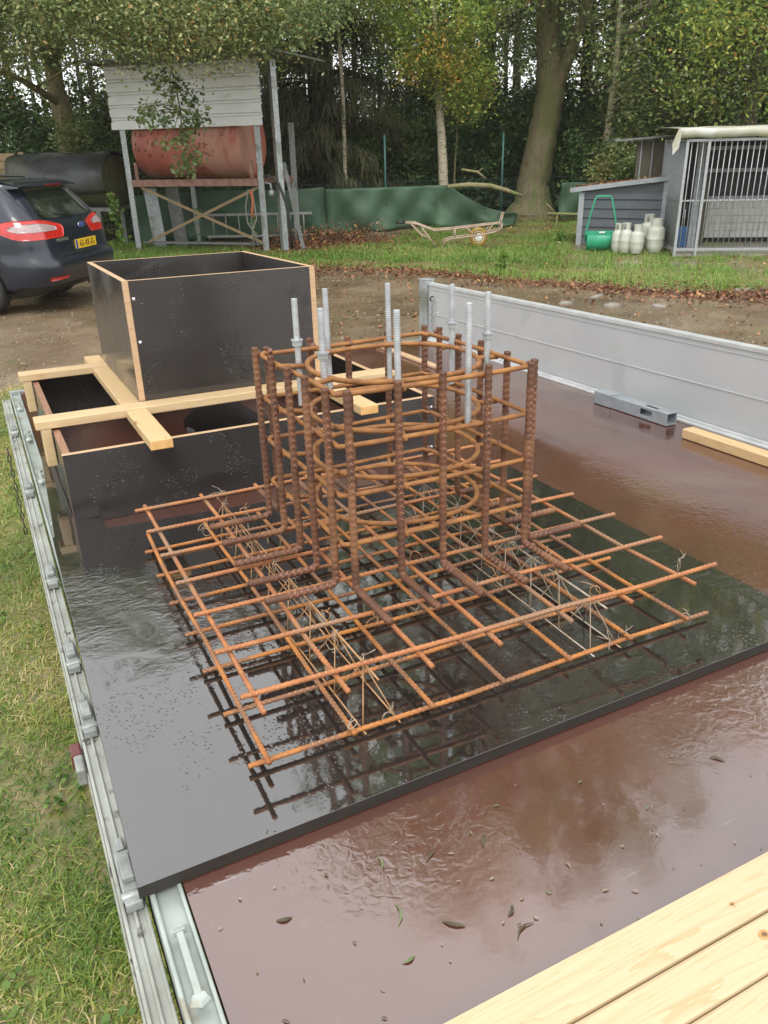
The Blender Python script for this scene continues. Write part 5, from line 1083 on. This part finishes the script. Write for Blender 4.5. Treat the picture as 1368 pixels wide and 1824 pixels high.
def leaf_quads(C, sig, per, size, flat=0.75, tint_mu=0.48, tint_sd=0.27, droop=0.0, elong=0.5):
    """C: (m,3) clump centres -> rhombic leaves; clumps share a tint so light and dark clumps read"""
    C = np.asarray(C); m_ = len(C); n = m_ * per
    off = rng.normal(0, 1, (n, 3)) * sig * (1, 1, flat); ctr = np.repeat(C, per, 0) + off
    ctr[:, 2] -= droop * np.abs(rng.normal(0, 1, n)) * (off[:, 0] ** 2 + off[:, 1] ** 2) ** 0.5
    a = rng.normal(0, 1, (n, 3)); a[:, 2] = a[:, 2] * 0.6 - 0.25; a /= np.linalg.norm(a, axis=1)[:, None]
    b_ = np.cross(a, rng.normal(0, 1, (n, 3)) * (0.6, 0.6, 1.0)); b_ /= np.linalg.norm(b_, axis=1)[:, None] + 1e-9
    s = (size * rng.uniform(0.6, 1.3, n))[:, None]
    nrm = np.cross(a, b_)
    Q = np.stack([ctr - a * s * .5, ctr + b_ * s * elong * .5 + nrm * s * .08, ctr + a * s * .5, ctr - b_ * s * elong * .5 + nrm * s * .08], 1)
    t = np.clip(np.repeat(rng.normal(tint_mu, tint_sd * 0.8, m_), per) + rng.normal(0, tint_sd * 0.6, n), 0, 1)
    return Q, t
def ellip(n, c, r, shell=0.35, zlow=None):
    d = rng.normal(0, 1, (n, 3)); d /= np.linalg.norm(d, axis=1)[:, None]; q = rng.uniform(shell, 1, n)[:, None] ** 0.6
    P = np.array(c) + d * q * np.array(r) * rng.uniform(0.85, 1.12, (n, 1))
    return P
def tree(name, label, cat, base, trunk, radii, crowns, leafm, size=0.11, per=90, sig=0.32, bark='bark', limbs=(), group=None, twigs=40, mu=0.45, hi=None, flare=0.0, nseg=12):
    t = thing(name, label, cat, (base[0], base[1], 0), 0, group=group); b3 = np.array((base[0], base[1], 0.0))
    mb = MB(); P = np.array(trunk, float) - b3; k_ = len(P); tt = np.linspace(0, k_ - 1, (k_ - 1) * 6 + 1)
    Q = np.stack([np.interp(tt, range(k_), P[:, i]) for i in range(3)], 1); r_ = np.interp(tt, range(k_), radii); Q[1:-1, :2] += rng.normal(0, 0.012, (len(Q) - 2, 2)) * (r_[1:-1, None] * 4)
    r_ = r_ + flare * np.exp(-Q[:, 2] / 0.25) ; rr4 = np.repeat(r_[:, None], nseg, 1) * (1 + 0.05 * np.sin(np.arange(nseg) * 2.1)[None, :] + 0.03 * rng.normal(0, 1, (len(Q), nseg)))
    mb.tube(Q, rr4, nseg)
    anchors = list(Q[len(Q) // 3:]); 
    for lp_, lr_ in limbs:
        LP = np.array(lp_, float) - b3; kk = np.linspace(0, len(LP) - 1, 10); LQ = np.stack([np.interp(kk, range(len(LP)), LP[:, i]) for i in range(3)], 1)
        mb.tube(LQ, np.interp(kk, (0, len(LP) - 1), lr_), 8); anchors += list(LQ[3:])
    an = np.array(anchors); Cs = []
    for (c, r3, n) in crowns: Cs.append(ellip(n, np.array(c) - b3, r3))
    C = np.concatenate(Cs)
    for i in rng.choice(len(C), min(twigs, len(C)), replace=False):
        dd = np.linalg.norm(an - C[i], axis=1) + 0.6 * np.maximum(0, an[:, 2] - C[i][2] + 0.2); j = int(np.argmin(dd)); p0 = an[j]; p1 = C[i]; mid = (p0 + p1) / 2 + (0, 0, 0.12 * np.linalg.norm(p1 - p0)) + rng.normal(0, 0.05, 3)
        L_ = np.linalg.norm(p1 - p0)
        if L_ > 0.2: mb.tube([p0, (p0 + mid) / 2 + rng.normal(0, .03, 3), mid, (mid + p1) / 2 + rng.normal(0, .05, 3), p1], np.linspace(min(0.06, 0.012 * L_ + 0.008), 0.005, 5), 5)
    part(t, 'trunk', mb, bark, off=(0, 0, 0))
    low = C[:, 2] < 6.5; QQ = []; TT = []
    if low.any(): q, tn = leaf_quads(C[low], sig, per, size, tint_mu=mu, droop=0.25); QQ.append(q); TT.append(tn)
    if (~low).any(): q, tn = leaf_quads(C[~low], sig * 1.5, max(12, per // 3), size * 2.8, tint_mu=mu); QQ.append(q); TT.append(tn)
    cm_ = quads_obj('crown', np.concatenate(QQ), np.concatenate(TT), MT[leafm], link=False)
    o = bpy.data.objects.new('crown', cm_); COL.objects.link(o); o.parent = t
    return t
def pol(b, d): return (d * math.sin(R(b)), d * math.cos(R(b)))
# left oak whose boughs hang over the tank stand
tree('oak_tree', 'oak behind the car and black tank, boughs hanging over the tank stand', 'tree', (2.25, 21.4),
     [(2.25, 21.4, 0), (2.47, 21.25, 1.2), (2.58, 21.15, 2.15), (2.48, 21.0, 3.5), (2.6, 19.6, 5.2), (3.0, 19.4, 8.5), (3.1, 19.3, 11.5)], [0.28, 0.25, 0.23, 0.19, 0.15, 0.1, 0.04],
     [((2.6, 18.6, 6.3), (5.4, 4.6, 3.0), 330), ((0.2, 18.6, 4.2), (2.0, 1.6, 1.5), 70), ((4.6, 16.4, 4.6), (2.9, 2.0, 0.85), 150), ((1.0, 16.0, 4.7), (2.6, 1.6, 0.8), 90), ((3.0, 19.5, 8.6), (4.0, 3.6, 1.8), 50), ((3.5, 14.0, 3.95), (2.7, 0.9, 0.62), 120), ((0.4, 15.0, 4.2), (1.8, 0.9, 0.6), 60), ((7.0, 18.2, 5.4), (2.2, 2.0, 1.1), 70)],
     'leaf_oak', 0.07, 240, 0.30, 'bark', [([(2.55, 21.1, 2.8), (1.7, 19.9, 3.2), (0.6, 19.2, 3.5)], (0.09, 0.03)), ([(2.48, 21.0, 3.6), (3.2, 18.2, 4.7), (4.4, 16.6, 4.8), (5.6, 15.6, 4.7)], (0.10, 0.03)), ([(2.48, 21.0, 3.5), (1.4, 18.0, 4.8), (0.6, 16.2, 4.9)], (0.08, 0.03)), ([(2.5, 19.7, 4.6), (4.6, 19.0, 6.0), (6.8, 18.4, 5.9)], (0.09, 0.03))], mu=0.5, twigs=110)
# the low bough in front of the cladding
t = thing('oak_bough', 'leafy bough drooping in front of the white cladding of the tank stand', 'bough', (3.45, 14.57, 3.9))
mb = MB(); P = np.array([(0.1, 0.0, 0.9), (0.02, 0, 0.1), (0.06, 0, -0.45), (0.1, 0.02, -0.9), (0.15, 0, -1.5), (0.12, 0, -2.2)]); mb.tube(P, np.linspace(0.03, 0.006, 6), 6)
Cb = [(-0.75, 0.1, -0.55), (-0.5, 0, -0.75), (-0.3, 0.1, -0.45), (-0.1, 0, -0.7), (-0.9, 0, -0.4), (0.25, 0, -0.45), (0.7, 0.1, -0.5), (0.85, 0, -0.42), (-0.2, 0, -1.05), (0.0, 0, -1.25), (-0.35, 0, -1.45), (-0.15, 0, -1.6), (0.1, 0, -1.5), (0.35, 0, -1.3), (0.3, 0, -1.65), (0.45, 0, -1.6), (-0.45, 0, -1.6), (0.2, 0, -1.85), (-0.05, 0, -2.0), (0.25, 0, -2.2), (0.1, 0, -1.1), (0.12, 0, -2.35)]
for c in Cb:
    p0 = P[np.argmin(np.abs(P[:, 2] - c[2] - 0.2))]; mb.tube([p0, (p0 + np.array(c)) / 2 + (0, 0, 0.05), c], [0.008, 0.006, 0.004], 5)
part(t, 'branch', mb, 'bark_dark', off=(0, 0, 0)); q, tn = leaf_quads(np.array(Cb) - (0, 0, 0.02), 0.11, 60, 0.10, tint_mu=0.38, tint_sd=0.2, elong=0.55)
o = bpy.data.objects.new('foliage', quads_obj('foliage', q, tn, MT['leaf_oak'], link=False)); COL.objects.link(o); o.parent = t
# the big forked oak
tree('oak_tree', 'big mossy oak with a forked trunk between the fence post and the shed', 'tree', (14.37, 19.48),
     [(14.37, 19.48, -0.1), (14.38, 19.45, 0.8), (14.47, 19.30, 1.9), (14.55, 19.1, 2.95), (14.42, 19.2, 4.2), (14.39, 19.2, 5.2), (14.2, 19.3, 8.5), (14.0, 19.4, 13), (14.0, 19.4, 18)], [0.44, 0.42, 0.39, 0.36, 0.30, 0.28, 0.22, 0.15, 0.05],
     [((14.6, 19.2, 14.5), (8.6, 6.2, 8.0), 520), ((12.6, 17.6, 5.6), (1.8, 1.4, 0.7), 45), ((17.6, 17.4, 5.6), (1.6, 1.4, 0.8), 40), ((14.0, 19.0, 20.0), (7.0, 4.6, 3.6), 150), ((20.0, 17.0, 12.0), (4.0, 4.0, 7.0), 130)],
     'leaf_oak', 0.12, 110, 0.33, 'bark', [([(14.56, 19.05, 2.9), (14.75, 18.85, 3.6), (15.18, 18.59, 5.0), (16.0, 18.0, 8.5), (16.8, 17.6, 11)], (0.21, 0.06)), ([(15.0, 18.7, 4.4), (15.8, 18.0, 4.9), (16.8, 17.5, 5.3)], (0.06, 0.02)), ([(14.4, 19.2, 4.8), (13.8, 18.2, 5.4), (12.8, 17.4, 5.5)], (0.08, 0.02))], mu=0.5, flare=0.3, twigs=90, nseg=20)
# slender trees
tree('young_tree', 'slender pale-stemmed tree with yellowing leaves behind the netting', 'tree', (10.68, 18.05),
     [(10.68, 18.05, 0), (10.69, 18.07, 0.9), (10.62, 18.1, 2.2), (10.5, 18.19, 3.87), (10.4, 18.2, 6.5)], [0.13, 0.12, 0.10, 0.075, 0.03],
     [((10.55, 18.0, 4.7), (1.55, 1.5, 1.5), 120), ((11.2, 17.8, 3.1), (0.65, 0.6, 0.75), 26), ((10.2, 17.9, 3.5), (0.8, 0.7, 0.6), 22)], 'leaf_yellow', 0.085, 140, 0.2, 'bark_pale', mu=0.55, twigs=50)
tree('young_tree', 'slender pale-stemmed tree with broad leafy branches behind the shed', 'tree', (14.38, 16.65),
     [(14.38, 16.65, 0), (14.38, 16.65, 0.93), (14.42, 16.6, 2.2), (14.5, 16.62, 3.6), (14.4, 16.6, 6)], [0.11, 0.10, 0.085, 0.07, 0.03],
     [((15.4, 16.0, 2.4), (1.6, 1.2, 1.0), 80), ((14.2, 15.9, 1.45), (0.9, 0.8, 0.45), 30), ((16.4, 15.6, 4.3), (1.6, 1.4, 1.4), 80)], 'leaf_oak', 0.10, 110, 0.18, 'bark_pale', mu=0.42, twigs=80)
tree('young_tree', 'thin bare tan stem in front of the drooping conifer', 'tree', (8.97, 20.09), [(8.97, 20.09, 0), (8.97, 20.09, 1.0), (9.0, 20.07, 2.8), (8.9, 20.1, 6.0)], [0.06, 0.055, 0.045, 0.02],
     [((8.8, 20.2, 6.0), (1.8, 1.6, 1.6), 60)], 'leaf_yellow', 0.12, 80, 0.25, 'bark_pale', mu=0.5, twigs=20)
tree('young_tree', 'leaning dark sapling between the pale stem and the big oak', 'tree', (11.3, 18.6), [(11.3, 18.6, 0), (11.32, 18.6, 1.2), (11.4, 18.6, 2.6)], [0.022, 0.02, 0.01],
     [((11.4, 18.6, 2.7), (0.5, 0.5, 0.5), 8)], 'leaf_oak', 0.1, 40, 0.15, 'bark', mu=0.4, twigs=6)
# trees beyond, on the bearing from the camera
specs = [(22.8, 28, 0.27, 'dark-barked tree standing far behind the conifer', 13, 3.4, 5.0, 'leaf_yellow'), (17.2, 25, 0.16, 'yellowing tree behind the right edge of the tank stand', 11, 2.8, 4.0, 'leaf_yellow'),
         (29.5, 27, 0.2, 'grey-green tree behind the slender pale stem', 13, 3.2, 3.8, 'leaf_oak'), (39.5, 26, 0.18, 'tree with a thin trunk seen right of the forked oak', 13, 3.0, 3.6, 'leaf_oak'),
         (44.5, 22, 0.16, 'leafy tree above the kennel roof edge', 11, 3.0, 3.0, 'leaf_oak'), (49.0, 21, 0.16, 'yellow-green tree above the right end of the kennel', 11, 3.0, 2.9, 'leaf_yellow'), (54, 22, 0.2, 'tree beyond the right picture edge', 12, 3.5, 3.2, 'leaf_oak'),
         (-2.0, 24, 0.2, 'tree at the left picture edge behind the hedge', 12, 3.4, 3.6, 'leaf_oak'), (11.5, 26, 0.2, 'tree behind the left oak and tank stand', 13, 3.4, 3.8, 'leaf_oak'), (33.5, 30, 0.24, 'dark straight trunk left of the forked oak', 15, 3.6, 5.0, 'leaf_far_hazed'), (47, 28, 0.22, 'dark straight trunk far behind the kennel', 15, 3.6, 4.5, 'leaf_far_hazed')]
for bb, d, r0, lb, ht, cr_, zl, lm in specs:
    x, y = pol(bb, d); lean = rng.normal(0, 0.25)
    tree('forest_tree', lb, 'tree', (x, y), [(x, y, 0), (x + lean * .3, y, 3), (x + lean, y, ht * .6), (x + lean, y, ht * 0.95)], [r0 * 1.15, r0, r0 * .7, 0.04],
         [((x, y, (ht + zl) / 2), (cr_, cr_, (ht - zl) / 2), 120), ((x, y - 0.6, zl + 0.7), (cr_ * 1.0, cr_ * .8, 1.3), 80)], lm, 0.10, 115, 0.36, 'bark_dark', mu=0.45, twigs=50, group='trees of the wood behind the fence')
# drooping conifer
cx_, cy_ = pol(22.3, 24.0)
cf = thing('conifer', 'dark drooping conifer behind the netting left of the first green post', 'tree', (cx_, cy_, 0))
mb = MB(); mb.tube([(0, 0, 0), (0, 0, 4), (0, 0, 10.5)], [0.2, 0.15, 0.03], 10); QQ = []; TT = []
for i in range(120):
    z = rng.uniform(0.5, 9.5); L_ = (10.6 - z) * 0.30 * rng.uniform(0.7, 1.1) + 0.3; a = rng.uniform(0, 2 * np.pi); s_ = np.linspace(0, 1, 6)
    Pb = np.stack([np.cos(a) * L_ * s_, np.sin(a) * L_ * s_, z + 0.25 * s_ * L_ - 0.42 * L_ * s_ ** 2], 1); mb.tube(Pb, np.linspace(0.03, 0.006, 6), 5)
    n = 230; u = rng.uniform(0.12, 1, n); c = np.stack([np.interp(u, s_, Pb[:, j]) for j in range(3)], 1); c[:, :2] += rng.normal(0, 0.08, (n, 2)) * (1 + u[:, None])
    ln = rng.uniform(0.15, 0.5, n) * (0.5 + 0.7 * u); dn = np.stack([rng.normal(0, 0.25, n) + 0.3 * np.cos(a), rng.normal(0, 0.25, n) + 0.3 * np.sin(a), -np.ones(n)], 1); dn /= np.linalg.norm(dn, axis=1)[:, None]
    sd = np.cross(dn, rng.normal(0, 1, (n, 3))); sd /= np.linalg.norm(sd, axis=1)[:, None]; w_ = 0.012
    QQ.append(np.stack([c - sd * w_, c + sd * w_, c + dn * ln[:, None] + sd * w_ * .4, c + dn * ln[:, None] - sd * w_ * .4], 1)); TT.append(np.clip(np.full(n, rng.normal(0.45, 0.2)) + rng.normal(0, 0.15, n), 0, 1))
part(cf, 'trunk', mb, 'bark_dark', off=(0, 0, 0)); o = bpy.data.objects.new('foliage', quads_obj('foliage', np.concatenate(QQ), np.concatenate(TT), MT['needle'], link=False)); COL.objects.link(o); o.parent = cf
# evergreen shrubs: three kinds, copied
def shrub_proto(w_, h_, n, mu, lm, size):
    C = ellip(n, (0, 0, h_ * 0.5), (w_, w_ * .8, h_ * 0.52), 0.5); C = C[C[:, 2] > 0.05]; q, tn = leaf_quads(C, 0.2, 80, size, tint_mu=mu, droop=0.3, elong=0.4)
    mb = MB()
    for i in range(16): c = C[rng.integers(len(C))]; mb.tube([(c[0] * .05, c[1] * .05, 0), (c[0] * .5, c[1] * .5, c[2] * .55), tuple(c)], [0.03, 0.018, 0.005], 5)
    return mb.mesh('stems', 'bark_dark'), quads_obj('foliage', q, tn, MT[lm], link=False)
protos = [shrub_proto(1.6, 3.6, 150, 0.40, 'leaf_dark', 0.15), shrub_proto(1.4, 2.6, 120, 0.55, 'leaf_dark', 0.13), shrub_proto(1.5, 4.4, 160, 0.5, 'leaf_dark', 0.12), shrub_proto(1.5, 3.4, 130, 0.35, 'leaf_oak', 0.12)]
SH = [(-4, 23.5, 3, 'at the far left picture edge'), (0.2, 22.6, 3, 'behind the car roof'), (3.2, 22.9, 0, 'left of the left oak trunk'), (8.6, 21.6, 3, 'right of the left oak trunk'), (11.3, 22.0, 0, 'behind the white cladding'), (14.3, 22.2, 2, 'behind the red tank'),
      (17.4, 25.9, 0, 'right of the tank stand'), (19.8, 27.4, 0, 'left of the drooping conifer'), (25.6, 27.2, 2, 'under the white slatted rack'), (27.2, 25.4, 1, 'left of the slender pale stem'), (29.6, 26.5, 0, 'behind the slender pale stem'), (31.9, 25.8, 2, 'between the pale stem and the forked oak'),
      (33.6, 27.2, 0, 'left of the forked oak'), (38.4, 26.0, 0, 'right of the forked oak'), (40.6, 25.0, 1, 'behind the shed roof'), (42.4, 24.6, 3, 'behind the lean-to'), (45, 23.6, 0, 'behind the kennel roof'), (48.5, 23.2, 2, 'behind the right end of the kennel'), (52.5, 23.2, 0, 'beyond the right picture edge'), (36.2, 28.6, 0, 'right behind the forked oak')]
for i, (bb, d, k_, lb) in enumerate(SH):
    x, y = pol(bb, d); t = thing('evergreen_shrub', ('tall ' if k_ in (0, 2) else 'bushy ') + ('pale leafy' if k_ == 3 else 'dark evergreen') + ' shrub ' + lb, 'shrub', (x, y, 0), rng.uniform(0, 6.28), group='shrubs along the edge of the wood')
    for nm, me_ in zip(('stems', 'foliage'), protos[k_]): o = bpy.data.objects.new(nm, me_); COL.objects.link(o); o.parent = t
# far wood, one mass
QQ = []; TT = []; mb = MB()
for bb in np.arange(-14, 66, 1.15):
    d = rng.uniform(31, 50); x, y = pol(bb + rng.normal(0, 0.5), d); ht = rng.uniform(13, 19); r0 = rng.uniform(0.1, 0.22)
    mb.tube([(x, y, 0), (x + rng.normal(0, .2), y, 6), (x + rng.normal(0, .4), y, ht)], [r0, r0 * .8, 0.04], 7)
    C = ellip(46, (x, y, ht * 0.62), (2.8, 2.8, ht * 0.4), 0.2); C2 = ellip(34, (x, y, 1.9), (2.8, 2.4, 2.0), 0.2)
    q, tn = leaf_quads(C, 0.6, 20, 0.36, tint_mu=0.5); QQ.append(q); TT.append(tn); q, tn = leaf_quads(C2, 0.5, 34, 0.26, tint_mu=0.3); QQ.append(q); TT.append(tn)
o = quads_obj('woods', np.concatenate(QQ), np.concatenate(TT), MT['leaf_far_hazed'], 'stuff'); props(o, 'far leafy wood filling the background behind the nearer trees', 'woods')
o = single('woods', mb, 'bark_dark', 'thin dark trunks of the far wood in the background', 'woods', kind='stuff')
# white slatted rack in the wood
rk = thing('slatted_rack', 'white slatted rack glimpsed in the wood behind the conifer', 'rack', (13.7, 28.9, 0), R(-25))
for i in range(9): part(rk, 'slat', MB().box(0, 2.3, 0, 0.08, 3.0 + i * 0.26, 3.07 + i * 0.26), 'white_screw')
for x_ in (0, 1.15, 2.25): part(rk, 'post', MB().box(x_, x_ + 0.06, 0.081, 0.14, 0, 5.3), 'clad')
# fallen birch log, dead branches
lg = MB(); lg.tube([(10.0, 16.75, 0.93), (10.5, 16.65, 0.955), (11.0, 16.5, 0.92), (11.35, 16.4, 0.82), (11.75, 16.3, 0.68)], [0.045, 0.055, 0.052, 0.048, 0.04], 9)
single('fallen_log', lg, 'bark', 'pale weathered log propped behind the fence between the posts', 'log')
lg = MB(); lg.tube([(10.35, 16.7, 1.28), (10.7, 16.6, 1.22), (10.9, 16.55, 1.08)], [0.025, 0.03, 0.02], 7); lg.tube([(10.7, 16.6, 1.2), (10.85, 16.6, 1.3)], 0.012, 6)
single('branch', lg, 'bark', 'short dead branch lying on top of the weathered log', 'branch')
lg = MB(); lg.tube([(11.9, 15.5, 0.33), (12.5, 15.2, 0.3), (13.2, 14.9, 0.2), (13.5, 14.8, 0.06)], [0.03, 0.03, 0.02, 0.01], 7); lg.tube([(12.1, 15.4, 0.3), (11.85, 15.5, 0.55)], 0.015, 6); lg.tube([(12.1, 15.4, 0.3), (12.0, 15.3, 0.02)], 0.015, 6)
single('branch', lg, 'bark', 'dead branch on the ground in front of the forked oak', 'branch')
# weeds by the stand and fence
def weed(x, y, h, lab, lm='grass_back', n=40, s=0.05, grp=None):
    t = thing('weed', lab, 'weed', (x, y, 0), 0, group=grp); mb = MB(); mb.tube([(0, 0, 0), (0.01, 0, h * .5), (0.03, 0.01, h)], [0.008, 0.006, 0.003], 5); part(t, 'stem', mb, lm, off=(0, 0, 0))
    z = rng.uniform(0.05, 1, n) * h; C = np.stack([rng.normal(0, 0.05 + 0.08 * (1 - z / h)), rng.normal(0, 0.05, n), z], 1) if False else np.stack([rng.normal(0, 1, n) * (0.03 + 0.07 * (1 - z / h)), rng.normal(0, 0.05, n), z], 1)
    q, tn = leaf_quads(C, 0.02, 3, s, tint_mu=0.4); o = bpy.data.objects.new('leaves', quads_obj('leaves', q, tn, MT[lm], link=False)); COL.objects.link(o); o.parent = t
x, y = 2.55, 16.6; weed(2.62, 16.5, 1.1, 'tall green weed between the car and the tank stand', n=90, s=0.09)
weed(4.3, 16.9, 0.75, 'green weed growing under the left half of the tank stand'); weed(5.15, 16.0, 0.6, 'green weed growing under the right half of the tank stand')
weed(10.3, 13.0, 0.25, 'leafy weed in the grass right of the wheelbarrow', n=50, s=0.07); weed(7.3, 10.5, 0.28, 'bright green weed at the grass edge beyond the raised sideboard', n=60, s=0.07)
# brown and orange undergrowth by the netting gap
C = ellip(45, (6.9, 16.3, 0.12), (1.5, 0.5, 0.16), 0.1); q, tn = leaf_quads(C, 0.12, 40, 0.06, tint_mu=0.5, tint_sd=0.3)
o = quads_obj('undergrowth', q, tn, MT['fallen'], 'stuff'); props(o, 'low brown undergrowth in front of the netting', 'undergrowth')

# ------------------------------------------------------------------ thin haze, added to lift the dark gaps in the wood
hz = bpy.data.materials.new('haze'); hz.use_nodes = True; hn = hz.node_tree; hn.nodes.clear()
ho = hn.nodes.new('ShaderNodeOutputMaterial'); pv = hn.nodes.new('ShaderNodeVolumePrincipled'); pv.inputs['Density'].default_value = 0.0007; pv.inputs['Color'].default_value = (0.97, 0.96, 0.90, 1); pv.inputs['Anisotropy'].default_value = 0.2
hn.links.new(pv.outputs[0], ho.inputs['Volume'])
hb_ = MB().box(-60, 75, -40, 75, -1.1, 26); ho_ = single('haze', hb_, hz, 'thin haze over the whole yard, added to lighten the dark wood', 'haze', kind='stuff')
SC.cycles.volume_bounces = 1
